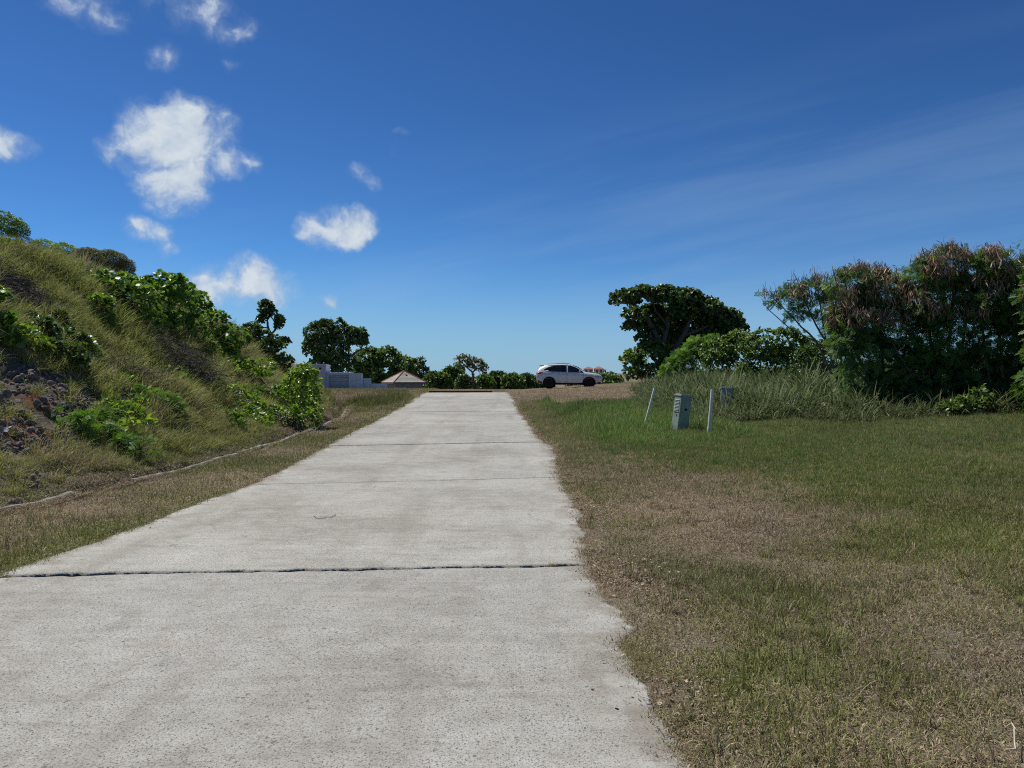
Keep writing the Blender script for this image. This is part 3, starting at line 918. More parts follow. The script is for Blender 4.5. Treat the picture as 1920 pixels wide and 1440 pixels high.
# lush green grass in the dip beside the road and the tall weeds behind it
lush_src = [source('lush_tuft', blades(90, 0.16, 0.15, 0.42, 0.008, 0.42, 180 + i, flat=0.06, droop=0.7, levels=4), M['lush']) for i in range(5)]
def lush_d(x, y):
    return np.clip(spot(x, y, 3.4, 22.5, 2.3, 7.5, 44, 0.3) + 0.75 * sstep(21.0, 33.0, y + 4.6 * x + 10.0 * (fbm(x * 0.7, y * 0.7, 48, 4) - 0.5)) * sstep(1.0, 2.4, x) * sstep(22, 19, y) + 0.8 * sstep(12, 15, y) * sstep(36, 30, y) * sstep(1.6, 0.8, x - right_edge(y)), 0, 1) * (x - right_edge(y) > 0.12) * in_view(x, y)
xs, ys, g = sample(30000, 0.3, 15, 4.5, 34, lush_d, 4)
yaw = g.random(len(xs)) * 6.283
sc = (0.5 + 0.6 * g.random(len(xs))) * np.maximum(sstep(13, 20, ys) * sstep(6.5, 4.5, xs) * (0.35 + 0.65 * sstep(0.5, 1.8, xs - right_edge(ys))), 0.10 + 0.20 * sstep(7, 15, ys)) * (1 - 0.5 * spot(xs, ys, 4.1, 17.6, 0.8, 1.0, 49, 0.1)) + 0.14
scatter('lush_grass', np.stack([xs, ys, ground_z(xs, ys) - 0.02], -1), slope_rot(xs, ys, yaw, 0.4), sc, g.integers(0, 5, len(xs)), lush_src,
        'lush bright green grass in the dip beside the road', {'g': np.clip(0.84 - 0.10 * sstep(5, 8, xs) - 0.42 * sstep(1.5, 0.5, xs - right_edge(ys)) + g.normal(0, 0.12, len(xs)), 0, 1), 'tone': np.clip(fbm(xs * 0.7, ys * 0.7, 129, 3) + 0.45 * spot(xs, ys, 3.2, 20.5, 1.6, 5.5, 50, 0.3) - 0.15 * sstep(5, 8, xs), 0, 1)})
weed_src = [source('weed_tuft', blades(60, 0.20, 0.22, 0.85, 0.021, 0.5, 200 + i, flat=0.05, droop=1.15, levels=5), M['weed']) for i in range(6)]
def weed_line(x):
    return np.interp(x, [3, 4, 6, 8, 11, 14, 18], [25.5, 21.0, 19.4, 18.4, 18.6, 18.8, 19])
def weed_d(x, y):
    d = y - weed_line(x) + 2.2 * (fbm(x * 0.6, y * 0.6, 133, 3) - 0.5)
    e = x - 0.150 * y - 0.1 + 0.9 * (fbm(x * 0.7, y * 0.7, 138, 3) - 0.5)
    return sstep(0, 1.0, d) * sstep(40, 34, y - 0.3 * x) * sstep(0.0, 0.9, e) * in_view(x, y) * (0.35 + 0.65 * sstep(0.36, 0.52, fbm(x * 1.1, y * 1.1, 139, 3)))
xs, ys, g = sample(15000, 1.9, 22, 17, 44, weed_d, 5)
yaw = g.random(len(xs)) * 6.283
sc = (0.6 + 0.9 * g.random(len(xs)) ** 1.5) * (0.55 + 0.6 * sstep(0, 4, ys - weed_line(xs))) * (0.45 + 0.55 * sstep(0, 2.2, xs - 0.15 * ys)) * (0.55 + 0.95 * fbm(xs * 0.8, ys * 0.8, 161, 3))
scatter('tall_weeds', np.stack([xs, ys, ground_z(xs, ys) - 0.02], -1), slope_rot(xs, ys, yaw, 0.3), sc, g.integers(0, 6, len(xs)), weed_src,
        'tall grey green weeds around the utility boxes', {'g': np.clip(0.94 + 0.35 * (fbm(xs * 0.5, ys * 0.5, 135, 3) - 0.5) + g.normal(0, 0.1, len(xs)), 0, 1), 'tone': fbm(xs * 0.9, ys * 0.9, 137, 3)})

# ------------------------------------------------------------------ foliage
def tmpl_oval(wd=0.62):
    v = np.array([[0, 0, 0], [0.3, -wd / 2, 0.07], [0.72, -wd * 0.42, 0.05], [1, 0, -0.04], [0.72, wd * 0.42, 0.05], [0.3, wd / 2, 0.07]])
    return v, np.array([[0, 1, 2, 3], [0, 3, 4, 5]])


def tmpl_feather(pairs=6):
    v, q = [], []
    for i in range(pairs):
        t = 0.12 + 0.84 * i / (pairs - 1)
        ln = 0.42 * (1 - 0.45 * abs(t - 0.45))
        for s in (-1, 1):
            a = math.radians(58)
            d = np.array([math.cos(a), s * math.sin(a), 0]); o = np.array([t, 0, -0.12 * t * t])
            w_ = np.array([math.sin(a), -s * math.cos(a), 0]) * 0.052
            b = len(v)
            tip = o + d * ln + np.array([0, 0, -0.09 * ln])
            v += [o - w_ * 0.6, o + w_ * 0.6, o + d * ln * 0.6 + w_, tip, o + d * ln * 0.6 - w_]
            q += [[b, b + 1, b + 2, b + 4], [b + 4, b + 2, b + 3, b + 3]]
    v = np.array(v)
    quads = np.array([f for f in q if f[2] != f[3]]); tris = np.array([f[:3] for f in q if f[2] == f[3]])
    return v, quads, tris


def tmpl_pod():
    return np.array([[0, -0.02, 0], [0, 0.02, 0], [0.5, 0.075, 0.02], [0.5, -0.075, -0.02], [1, 0.02, 0.0], [1, -0.02, 0.0]]), np.array([[0, 1, 2, 3], [3, 2, 4, 5]])


TM = {'oval': tmpl_oval(0.66), 'round': tmpl_oval(0.92), 'narrow': tmpl_oval(0.36), 'feather': tmpl_feather(), 'pod': tmpl_pod()}


def unit(a):
    return a / np.maximum(np.linalg.norm(a, axis=-1, keepdims=True), 1e-9)


def leaves(P, D, Nn, L, tint, kind):
    """one mesh of many leaves: P foot, D along, Nn facing, L length"""
    T = TM[kind]
    tv, tq = T[0], T[1]
    tt = T[2] if len(T) > 2 else None
    D = unit(D); S = unit(np.cross(Nn, D)); U = np.cross(D, S)
    V_ = P[:, None, :] + L[:, None, None] * (tv[None, :, 0:1] * D[:, None, :] + tv[None, :, 1:2] * S[:, None, :] + tv[None, :, 2:3] * U[:, None, :])
    k = len(tv); b = (np.arange(len(P)) * k)[:, None, None]
    q = (b + tq[None]).reshape(-1, 4)
    t_ = (b + tt[None]).reshape(-1, 3) if tt is not None else None
    return V_.reshape(-1, 3), q, t_, {'tint': np.repeat(np.clip(tint, 0, 1), k)}


def tufts_in(blobs, per_m2, g, depth=0.38, gap=0.42, low=-0.75, gapscale=1.2):
    """points through the outer part of the blobs' volume, in uneven clumps"""
    P, Nn, own = [], [], []
    for bi, (c, r) in enumerate(blobs):
        r = np.array(r, float); c = np.array(c, float)
        area = 4 * math.pi * ((r[0] * r[1]) ** 1.6 / 3 + (r[0] * r[2]) ** 1.6 / 3 + (r[1] * r[2]) ** 1.6 / 3) ** (1 / 1.6)
        n_ = max(10, int(area * per_m2))
        u = unit(g.normal(size=(n_, 3)))
        u[:, 2] = np.where(u[:, 2] < low, -u[:, 2], u[:, 2])
        lump = 1 + 0.22 * (fbm(u[:, 0] * 2.3 + bi * 3.1, u[:, 1] * 2.3 + u[:, 2] * 1.7, 300 + bi, 3) - 0.5) * 2
        rad = (1 - depth * g.random(n_) ** 1.6) * lump
        p = c + u * r * rad[:, None]
        keep = fbm(p[:, 0] * gapscale + 3.3 * p[:, 2], p[:, 1] * gapscale - 2.1 * p[:, 2], 340 + bi, 3) + 0.25 * (g.random(n_) - 0.5) > gap
        P.append(p[keep]); Nn.append(unit(u / r)[keep]); own.append(np.full(keep.sum(), bi))
    P = np.concatenate(P); Nn = np.concatenate(Nn); own = np.concatenate(own)
    # drop what lies deep inside a neighbouring blob
    deep = np.zeros(len(P), bool)
    for bi, (c, r) in enumerate(blobs):
        q = np.linalg.norm((P - np.array(c)) / np.array(r), axis=1)
        deep |= (q < 0.5) & (own != bi)
    return P[~deep], Nn[~deep], own[~deep]


def crown(blobs, g, per_m2, lpt, L, kind='oval', up=0.35, spread=0.9, jitter=0.55, droop=0.0, **kw):
    P, Nn, own = tufts_in(blobs, per_m2, g, **kw)
    n_ = len(P)
    tt = g.random(n_)
    rep = np.repeat(np.arange(n_), lpt)
    m_ = len(rep)
    ax = unit(Nn + np.array([0, 0, up]) + g.normal(0, 0.25, (n_, 3)))[rep]
    rnd = unit(g.normal(size=(m_, 3)))
    perp = unit(rnd - ax * (rnd * ax).sum(1, keepdims=True))
    D = unit(ax * (0.25 + 0.5 * g.random((m_, 1))) + perp * spread + np.array([0, 0, -droop]))
    Nl = unit(ax * 0.9 + np.array([0, 0, 0.35]) + g.normal(0, jitter, (m_, 3)))
    foot = P[rep] + ax * (g.random((m_, 1)) - 0.6) * L * 0.9 + D * L * 0.12
    ln = L * (0.65 + 0.6 * g.random(m_))
    tint = 0.15 + 0.5 * tt[rep] * 0.9 + 0.4 * g.random(m_)
    return leaves(foot, D, Nl, ln, tint, kind), P, own


def bend(a, b, g, sag=0.12, n_=5):
    a = np.array(a, float); b = np.array(b, float)
    d = b - a; ln = np.linalg.norm(d)
    off = g.normal(0, sag * ln, 3)
    return [tuple(a + d * t + off * math.sin(math.pi * t) + g.normal(0, 0.02 * ln, 3) * (0 < t < 1)) for t in np.linspace(0, 1, n_)]


def plant(name, label, cat, base, blobs, seed, mat='mid', leaf='oval', L=0.12, per_m2=26, lpt=7, stem=0.05, fork=0.25, bark='bark', twigs=10,
          limbs=None, group=None, pods=0, parts=('trunk', 'crown'), rootz=None, **kw):
    """a tree or bush: Empty at its foot > trunk (with its limbs), crown of leaves, sometimes seed pods.  blobs in metres, absolute"""
    g = np.random.default_rng(seed)
    base = np.array(base, float)
    root = link(name, None, loc=tuple(base), label=label, cat=cat, group=group)
    loc = [(np.array(c) - base, np.array(r)) for c, r in blobs]
    arr, P, own = crown(loc, g, per_m2, lpt, L, leaf, **kw)
    link(parts[1], build_mesh(parts[1], *arr[:3], attrs=arr[3]), M[mat], root)
    mb = MB()
    top = max(c[2] for c, r in loc)
    fk = np.array([np.mean([c[0] for c, r in loc]) * 0.35, np.mean([c[1] for c, r in loc]) * 0.35, max(0.12, top * fork)])
    if limbs is None:
        mb.tube(bend((0, 0, -0.15), fk, g, 0.06), list(np.linspace(stem, stem * 0.75, 5)), 8)
        for c, r in loc:
            s0 = fk if c[2] > fk[2] else fk * 0.5
            mb.tube(bend(s0, c, g, 0.10), list(np.linspace(stem * 0.55, stem * 0.2, 5)), 6)
    else:
        for pl, r0, r1 in limbs:
            pl = [np.array(p) - base for p in pl]
            fine = []
            for i in range(len(pl) - 1):
                for t in np.linspace(0, 1, 4)[:-1]:
                    fine.append(tuple(pl[i] * (1 - t) + pl[i + 1] * t + g.normal(0, 0.015 * np.linalg.norm(pl[i + 1] - pl[i]), 3)))
            fine.append(tuple(pl[-1]))
            mb.tube(fine, list(np.linspace(r0, r1, len(fine))), 7)
    for bi, (c, r) in enumerate(loc):
        mine = np.nonzero(own == bi)[0]
        if len(mine):
            for k in g.choice(mine, min(twigs, len(mine)), replace=False):
                mb.tube(bend(c, P[k], g, 0.1, 4), list(np.linspace(stem * 0.2, stem * 0.05 + 0.002, 4)), 4, cap=False)
    if pods:                                # bare and podded twig ends standing out of the top
        hi = np.nonzero(P[:, 2] > np.quantile(P[:, 2], 0.72))[0]
        for k in g.choice(hi, min(34, len(hi)), replace=False):
            e_ = P[k] + np.array([g.normal(0, 0.12), g.normal(0, 0.1), 0.18 + 0.38 * g.random()])
            mb.tube(bend(P[k] - np.array([0, 0, 0.15]), e_, g, 0.08, 4), [0.007, 0.006, 0.0045, 0.003], 4, cap=False)
    mb.build(parts[0], M[bark], root, smooth=True)
    if pods:
        q_ = np.stack([np.linalg.norm((P - c_) / r_, axis=1) for c_, r_ in loc], 1).min(1)
        topP = P[(P[:, 2] > np.quantile(P[:, 2], 0.58)) & (q_ > 0.88)] + np.array([0, -0.10, 0.10])
        pick = topP[g.choice(len(topP), min(pods, len(topP)), replace=False)]
        cl = g.integers(14, 40, len(pick))
        rep = np.repeat(np.arange(len(pick)), cl)
        n_ = len(rep)
        foot = pick[rep] + g.normal(0, 0.085, (n_, 3)) + np.array([0, 0, 0.03])
        D = unit(g.normal(0, 0.45, (n_, 3)) + np.array([0, 0, -1.0]))
        a = leaves(foot, D, unit(g.normal(size=(n_, 3))), 0.13 + 0.08 * g.random(n_), 0.30 + 0.5 * g.random(len(pick))[rep] * 0.6 + 0.35 * g.random(n_), 'pod')
        link('seed_pods', build_mesh('seed_pods', *a[:3], attrs=a[3]), M['pod'], root, kind='stuff')
    return root


def px_blobs(Y, lst, flat=0.85):
    """(px, py, rx, ry, dY) -> centre and radii in metres at a distance of about Y"""
    out_ = []
    for b in lst:
        px, py, rx, ry = b[:4]
        y_ = Y + (b[4] if len(b) > 4 else 0.0)
        k_ = y_ / FPX
        out_.append((tuple(at(px, py, y_)), (rx * k_, max(rx, ry) * k_ * flat, ry * k_)))
    return out_


def bush(name, label, foot_px, lst, seed, Y=None, dy=0.0, cat='bush', **kw):
    """a bush whose foot stands on the ground where (px, py) meets it, or at distance Y"""
    if Y is None:
        x, y, z = hit(*foot_px)
    else:
        y = Y; x = (foot_px[0] - CX) / FPX * Y; z = gz(x, y)
    y += dy
    kw.setdefault('parts', ('stems', 'foliage'))
    blobs = []
    for b_ in lst:
        yb = y
        if Y is None:
            h_ = hit(b_[0], min(b_[1] + 0.75 * b_[3], foot_px[1]))[1]
            if abs(h_ - (y - dy)) < 5.0:
                yb = h_ + dy
        blobs += px_blobs(yb, [b_])
    return plant(name, label, cat, (x, y, gz(x, y)), blobs, seed, **kw)


# ---- on the hillside, left
bush('round_bush', 'rounded green bush at the very top of the hill against the sky', (18, 445),
     [(5, 425, 36, 26), (34, 432, 22, 18)], 401, L=0.13, mat='seagrape', per_m2=42)
bush('yellow_bush', 'low yellow green bush on the skyline just right of the rounded hilltop bush', (110, 482),
     [(80, 464, 26, 14), (118, 470, 26, 14), (150, 480, 20, 12)], 402, L=0.13, mat='bright', per_m2=34)
bush('grey_bush', 'grey green dense bush with dry twigs on the skyline above the big sea grape bush', (190, 505),
     [(165, 484, 34, 18), (205, 490, 36, 20), (236, 502, 18, 16), (190, 500, 40, 14)], 403, L=0.10, mat='greyleaf', per_m2=85, gap=0.33, twigs=26, bark='greybark')
bush('twiggy_bush', 'small grey twiggy bush between the rounded and the yellow green hilltop bushes', (52, 470),
     [(48, 458, 16, 13)], 404, L=0.08, mat='greyleaf', per_m2=50, twigs=24, bark='greybark')
bush('sea_grape_bush', 'largest sea grape bush spread across the middle of the hillside', (285, 610),
     [(205, 545, 36, 34), (190, 585, 34, 30), (250, 575, 56, 46), (310, 565, 60, 52), (362, 578, 36, 38), (285, 600, 50, 24), (225, 605, 36, 18), (335, 545, 30, 26), (240, 540, 34, 24)],
     405, L=0.13, leaf='round', mat='seagrape', per_m2=38, lpt=6, twigs=14, gap=0.40, stem=0.06)
bush('sea_grape_bush', 'sea grape bush trailing down the slope from the largest one towards the dark hilltop bush', (395, 660),
     [(360, 628, 34, 24), (400, 612, 34, 30), (425, 640, 30, 30), (448, 625, 20, 22), (390, 655, 26, 18)], 406, L=0.12, leaf='round', mat='seagrape', per_m2=34, lpt=6)
bush('dark_bush', 'dark bush with glossy leaves cut off by the left frame edge', (10, 655),
     [(-14, 590, 34, 44), (14, 625, 28, 32), (-5, 560, 20, 24)], 407, L=0.11, leaf='round', mat='seagrape', per_m2=50, lpt=6)
bush('glossy_bush', 'dark bush with shiny round leaves above the bare rubble', (112, 688),
     [(110, 648, 44, 34), (85, 625, 26, 26), (112, 606, 20, 24), (150, 652, 26, 26), (60, 603, 14, 14), (118, 672, 48, 18)], 408, L=0.10, leaf='round', mat='dark', per_m2=62, lpt=6, gap=0.40)
bush('feathery_bush', 'low dark green feathery bush in front of the rubble', (160, 820),
     [(120, 775, 22, 18), (150, 800, 34, 22), (195, 822, 40, 26), (185, 790, 30, 22)], 409, L=0.13, leaf='feather', mat='feather2', per_m2=75, lpt=5, droop=0.2)
bush('feathery_bush', 'feathery bush growing behind the yellow green sapling', (300, 790),
     [(285, 755, 30, 26), (318, 768, 26, 26), (260, 745, 24, 18)], 410, L=0.13, leaf='feather', mat='feather2', per_m2=70, lpt=5, droop=0.2)
bush('feathery_bush', 'feathery tuft reaching down to the drain below the sapling', (262, 862),
     [(262, 842, 40, 22), (232, 838, 26, 18)], 411, L=0.12, leaf='feather', mat='feather2', per_m2=75, lpt=5, droop=0.2)
bush('sapling', 'yellow green sapling with large leaves rising out of the feathery bushes', (235, 830),
     [(208, 742, 10, 12), (190, 758, 10, 8), (215, 775, 20, 16), (245, 780, 26, 20), (262, 760, 14, 14), (235, 805, 26, 16), (275, 800, 14, 14)], 412, cat='sapling', L=0.125, leaf='oval', mat='bright', per_m2=70, lpt=4, stem=0.014, twigs=5, gap=0.44)
bush('low_bush', 'small leafy bush on the lower bank between the sapling and the roadside bush', (425, 804),
     [(425, 784, 28, 16), (408, 772, 14, 10), (447, 792, 14, 10)], 413, L=0.10, leaf='oval', mat='seagrape', per_m2=60, lpt=6)
bush('roadside_bush', 'upright bright green bush standing at the edge of the drain', (562, 806),
     [(565, 722, 34, 34), (548, 752, 42, 36), (580, 752, 26, 34), (566, 786, 34, 24), (522, 742, 22, 18), (590, 775, 14, 20), (503, 741, 10, 8), (575, 700, 20, 18)],
     414, L=0.095, leaf='oval', mat='bright', per_m2=62, lpt=7, gap=0.40, stem=0.03)
bush('dark_bush', 'dark rounded bush on the hill crest beside the twisted tree', (490, 690),
     [(468, 628, 22, 24), (495, 645, 30, 28), (515, 660, 22, 24), (530, 675, 18, 20), (480, 655, 20, 22)], 415, L=0.13, leaf='round', mat='dark', per_m2=44, lpt=6, dy=2.5)
bush('creeping_bush', 'creeping bush with yellowish leaves on the slope below the twisted tree', (455, 720),
     [(430, 682, 22, 18), (468, 690, 26, 20), (500, 690, 18, 22), (445, 705, 20, 14)], 416, L=0.10, leaf='round', mat='bright', per_m2=42, lpt=5, gap=0.46)
bush('creeping_bush', 'small bright creeping bush directly under the trailing sea grape', (415, 672),
     [(402, 672, 20, 14), (428, 662, 18, 16)], 417, L=0.11, leaf='round', mat='bright', per_m2=40, lpt=5, gap=0.45)
bush('feathery_bush', 'small feathery tuft low on the bank left of the roadside bush', (462, 738),
     [(455, 728, 24, 12), (480, 732, 16, 8)], 418, L=0.13, leaf='feather', mat='feather2', per_m2=60, lpt=5, droop=0.2)
bush('creeping_bush', 'tiny leafy clump beside the larger brush pile', (282, 690), [(283, 684, 13, 9)], 419, L=0.10, leaf='round', mat='bright', per_m2=60, lpt=4)

# low leafy growth that ties the bushes into the grass
def clump(seed, L, kind):
    g = np.random.default_rng(seed)
    return crown([((0, 0, 0.06), (0.26, 0.26, 0.15))], g, 70, 4, L, kind, low=-0.2, gap=0.3)[0]
cov_src = [source('cover_clump', clump(900 + i, 0.085, ['round', 'oval', 'oval', 'narrow'][i % 4]), M[['seagrape', 'bright', 'mid', 'greyleaf'][i % 4]]) for i in range(8)]
def cov_d(x, y):
    dd = toe_x(y) - x
    return (dd > 0.25) * in_view(x, y, 1.5) * sstep(0.54, 0.70, fbm(x * 0.55, y * 0.45, 171, 4)) * (1 - 0.7 * scree(x, y)) * (0.35 + 0.65 * sstep(12, 24, y))
xs, ys, g = sample(6000, -16, -6, 9, 44, cov_d, 9)
sc = 0.5 + 0.9 * g.random(len(xs))
scatter('hill_scrub', np.stack([xs, ys, ground_z(xs, ys)], -1), slope_rot(xs, ys, g.random(len(xs)) * 6.28, 0.8), sc, g.integers(0, 8, len(xs)), cov_src, 'low creeping leafy scrub in patches on the hillside')

# twisted tree on the hill crest
Yt = 35.0
tb = px_blobs(Yt, [(498, 578, 13, 14), (510, 585, 8, 9), (492, 597, 9, 7), (524, 600, 8, 9), (522, 611, 7, 7), (487, 604, 6, 5), (530, 640, 13, 6), (505, 640, 10, 8), (500, 588, 10, 7)])
TP = lambda *pp: [tuple(at(a, b, Yt)) for a, b in pp]
x0 = (511 - CX) / FPX * Yt
plant('twisted_tree', 'small twisted tree with tufted crown leaning out from the hill crest', 'tree', (x0, Yt, gz(x0, Yt)), tb, 420, mat='dark', leaf='oval', L=0.12, per_m2=90, lpt=8,
      limbs=[(TP((516, 690), (514, 655), (508, 628)), 0.09, 0.07), (TP((508, 628), (503, 615), (501, 600), (507, 592), (505, 580)), 0.06, 0.03), (TP((508, 628), (516, 618), (519, 608), (522, 600)), 0.05, 0.025),
             (TP((503, 615), (494, 614), (486, 609)), 0.035, 0.02), (TP((507, 592), (514, 602), (516, 610)), 0.03, 0.02), (TP((512, 645), (522, 640), (534, 640)), 0.04, 0.02)], twigs=6, gap=0.3)

# ---- behind the crest, left of the road
YA = 68.0
xa = (628 - CX) / FPX * YA
AP = lambda *pp: [tuple(at(a, b, YA)) for a, b in pp]
plant('broad_tree', 'broad dark tree standing behind the lilac garage wall', 'tree', (xa, YA, gz(xa, YA)),
      px_blobs(YA, [(602, 628, 32, 26), (592, 650, 24, 22), (622, 655, 34, 30), (612, 612, 20, 12), (640, 612, 11, 13), (648, 632, 26, 20), (668, 632, 20, 17), (682, 640, 8, 14), (610, 682, 28, 18), (640, 682, 26, 18)]),
      421, mat='dark', leaf='oval', L=0.24, per_m2=15, lpt=8, gap=0.36, stem=0.25, twigs=8,
      limbs=[(AP((628, 735), (626, 700), (622, 670)), 0.3, 0.2), (AP((626, 700), (640, 660), (641, 620)), 0.16, 0.05), (AP((630, 705), (655, 670), (676, 655), (682, 640)), 0.14, 0.05), (AP((624, 680), (606, 650), (600, 625)), 0.15, 0.05),
             (AP((613, 615), (619, 602), (621, 592)), 0.03, 0.01), (AP((682, 650), (690, 640), (694, 628)), 0.025, 0.01), (AP((684, 652), (692, 648)), 0.02, 0.01)])
YB = 80.0
bush('broad_tree', 'wide green tree between the lilac garage and the small pavilion', (705, 725), [(690, 675, 32, 22), (725, 672, 28, 20), (680, 700, 26, 22), (715, 700, 36, 24), (752, 690, 26, 24), (700, 722, 40, 20), (745, 716, 34, 22)], 422, Y=YB, cat='tree',
     mat='mid', L=0.26, per_m2=13, lpt=8, parts=('trunk', 'crown'), stem=0.22, gap=0.36)
bush('broad_tree', 'scrawny tree with bare twig tops behind the pavilion roof', (790, 725), [(768, 692, 20, 20), (790, 705, 22, 20), (790, 678, 8, 8), (808, 714, 14, 14), (775, 720, 30, 18), (800, 726, 22, 14)], 423, Y=YB + 6, cat='tree',
     mat='dark', L=0.24, per_m2=14, lpt=7, parts=('trunk', 'crown'), stem=0.15, twigs=16, gap=0.4)
YC = 84.0
xc = (888 - CX) / FPX * YC
CP = lambda *pp: [tuple(at(a, b, YC)) for a, b in pp]
plant('umbrella_tree', 'lone greyish tree with thin drooping crown behind the stone fountain', 'tree', (xc, YC, gz(xc, YC)),
      px_blobs(YC, [(866, 680, 17, 14), (882, 675, 15, 10), (896, 685, 14, 12), (906, 692, 8, 11), (862, 695, 10, 12), (880, 690, 14, 8)]),
      424, mat='greyleaf', leaf='oval', L=0.22, per_m2=13, lpt=7, gap=0.42, twigs=14, bark='greybark',
      limbs=[(CP((888, 735), (888, 712), (886, 698)), 0.16, 0.12), (CP((886, 698), (874, 688), (866, 680)), 0.1, 0.04), (CP((886, 698), (896, 690), (904, 694), (908, 708)), 0.09, 0.03), (CP((896, 690), (900, 700), (902, 708)), 0.04, 0.02)])
HEDGE = [(822, 712, 22, 15, 78, 'bushy green shrub just right of the pavilion', 'mid'), (850, 706, 20, 19, 80, 'tallest bushy shrub left of the stone fountain', 'mid'),
         (872, 716, 16, 12, 76, 'low shrub close to the left side of the stone fountain', 'dark'), (908, 714, 16, 12, 78, 'low shrub close to the right side of the stone fountain', 'mid'),
         (935, 711, 20, 15, 80, 'shrub with a pointed top midway between fountain and car', 'dark'), (962, 713, 19, 13, 79, 'broad low shrub midway along the hedge left of the car', 'mid'),
         (990, 713, 18, 13, 82, 'shrub in the hedge just behind the rear of the car', 'dark'), (1018, 716, 18, 13, 88, 'shrub showing under and behind the car', 'dark')]
for i, (px, py, rx, ry, Y, lab, mt) in enumerate(HEDGE):
    bush('hedge_shrub', lab, (px, 728), [(px - rx * 0.4, py + 1, rx * 0.8, ry), (px + rx * 0.45, py + ry * 0.2, rx * 0.8, ry * 0.85), (px, py - ry * 0.25, rx * 0.6, ry * 0.7), (px - rx * 0.4, py + ry * 0.9, rx * 0.85, ry), (px + rx * 0.5, py + ry * 0.9, rx * 0.85, ry)], 430 + i, Y=Y, mat=mt, cat='shrub',
         L=0.22, per_m2=20, lpt=7, group='shrubs along the far side of the crest', stem=0.06, gap=0.36)
bush('hillside_shrub', 'leafy shrub right behind the bonnet of the car', (1120, 730), [(1108, 714, 26, 14), (1138, 714, 24, 14), (1152, 719, 18, 12), (1125, 728, 40, 14)], 440, Y=92, mat='mid', cat='shrub', L=0.26, per_m2=11, lpt=7)
bush('hillside_shrub', 'dark shrub behind the windscreen of the car', (1080, 730), [(1078, 698, 13, 11), (1086, 708, 14, 14), (1078, 722, 20, 14)], 441, Y=110, mat='dark', cat='shrub', L=0.3, per_m2=9, lpt=7)
bush('hillside_shrub', 'small far shrub at the right-hand end of the red roofed house', (1152, 725), [(1144, 708, 14, 9), (1156, 712, 14, 10), (1120, 712, 24, 8), (1145, 722, 24, 10)], 442, Y=130, mat='dark', cat='shrub', L=0.34, per_m2=7, lpt=7)

# ---- right of the road
YR = 44.0
xr = (1248 - CX) / FPX * YR
RP = lambda *pp: [tuple(at(a, b, YR + dy_)) for a, b, dy_ in [(q + (0,))[:3] for q in pp]]
plant('windswept_tree', 'large windswept tree with dark dome crown sloping down to the right', 'tree', (xr, YR, gz(xr, YR)),
      px_blobs(YR, [(1172, 562, 30, 17), (1205, 556, 36, 18), (1245, 556, 30, 22), (1285, 562, 34, 20), (1320, 578, 36, 20), (1355, 598, 34, 20), (1378, 612, 22, 16), (1190, 590, 24, 14, -1), (1215, 612, 26, 16, 1),
                    (1186, 612, 20, 10), (1255, 600, 24, 30, 2), (1300, 605, 40, 28, 2), (1340, 622, 44, 24, 1), (1240, 640, 28, 30, 1), (1275, 650, 34, 34, 2), (1208, 632, 18, 12), (1310, 650, 40, 30, 2), (1355, 645, 34, 24, 1), (1290, 585, 40, 24, 1), (1330, 600, 30, 24, 0.5), (1222, 588, 26, 18, 1), (1228, 615, 24, 18, 0.5), (1258, 625, 28, 20, 1), (1215, 655, 20, 16), (1270, 590, 24, 18)]),
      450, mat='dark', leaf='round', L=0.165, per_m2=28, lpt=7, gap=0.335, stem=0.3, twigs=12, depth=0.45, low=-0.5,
      limbs=[(RP((1248, 722), (1246, 680), (1236, 640)), 0.34, 0.2), (RP((1236, 640), (1215, 600), (1195, 575), (1165, 562)), 0.17, 0.05), (RP((1240, 655), (1252, 610), (1256, 570)), 0.18, 0.05),
             (RP((1250, 690), (1280, 630), (1300, 590), (1320, 575)), 0.2, 0.05), (RP((1280, 630), (1330, 610), (1375, 610)), 0.12, 0.04), (RP((1236, 640), (1205, 625), (1185, 612)), 0.09, 0.03), (RP((1252, 610), (1230, 585), (1222, 560)), 0.08, 0.03)])
bush('glossy_bush', 'glossy leaved bush at the left foot of the windswept tree', (1205, 715), [(1185, 682, 24, 26), (1215, 672, 32, 28), (1250, 688, 28, 24), (1200, 696, 34, 18), (1228, 696, 34, 18), (1232, 658, 20, 16)], 451, Y=42.5, mat='mid', leaf='round', L=0.15, per_m2=28, lpt=7)
bush('feathery_bush', 'pale feathery bush leaning in front of the windswept trunk', (1290, 722), [(1275, 690, 28, 26), (1300, 665, 32, 22), (1325, 650, 24, 18), (1262, 705, 24, 16), (1290, 712, 34, 16)], 452, Y=38, mat='feather2', leaf='feather', L=0.30, per_m2=22, lpt=6, droop=0.15)
bush('leafy_bush', 'rounded leafy bush below the crown of the windswept tree', (1360, 722), [(1345, 665, 34, 30), (1385, 648, 36, 28), (1362, 690, 44, 26), (1330, 700, 26, 20), (1350, 715, 50, 20)], 453, Y=35, mat='mid', leaf='oval', L=0.125, per_m2=40, lpt=7)
bush('leafy_bush', 'leafy bush with yellowish sunlit top next to the podded shrubs', (1450, 730), [(1428, 650, 40, 32), (1470, 642, 40, 28), (1445, 690, 52, 34), (1500, 660, 40, 36), (1405, 700, 26, 24), (1450, 718, 70, 22)], 454, Y=33, mat='mid', leaf='oval', L=0.12, per_m2=42, lpt=7)
bush('leafy_bush', 'dense leafy bush filling the shade behind the leaning podded shrub', (1545, 745), [(1530, 690, 46, 46), (1570, 680, 44, 50), (1500, 712, 34, 30), (1545, 728, 52, 28)], 455, Y=29, mat='dark', leaf='oval', L=0.115, per_m2=46, lpt=7)
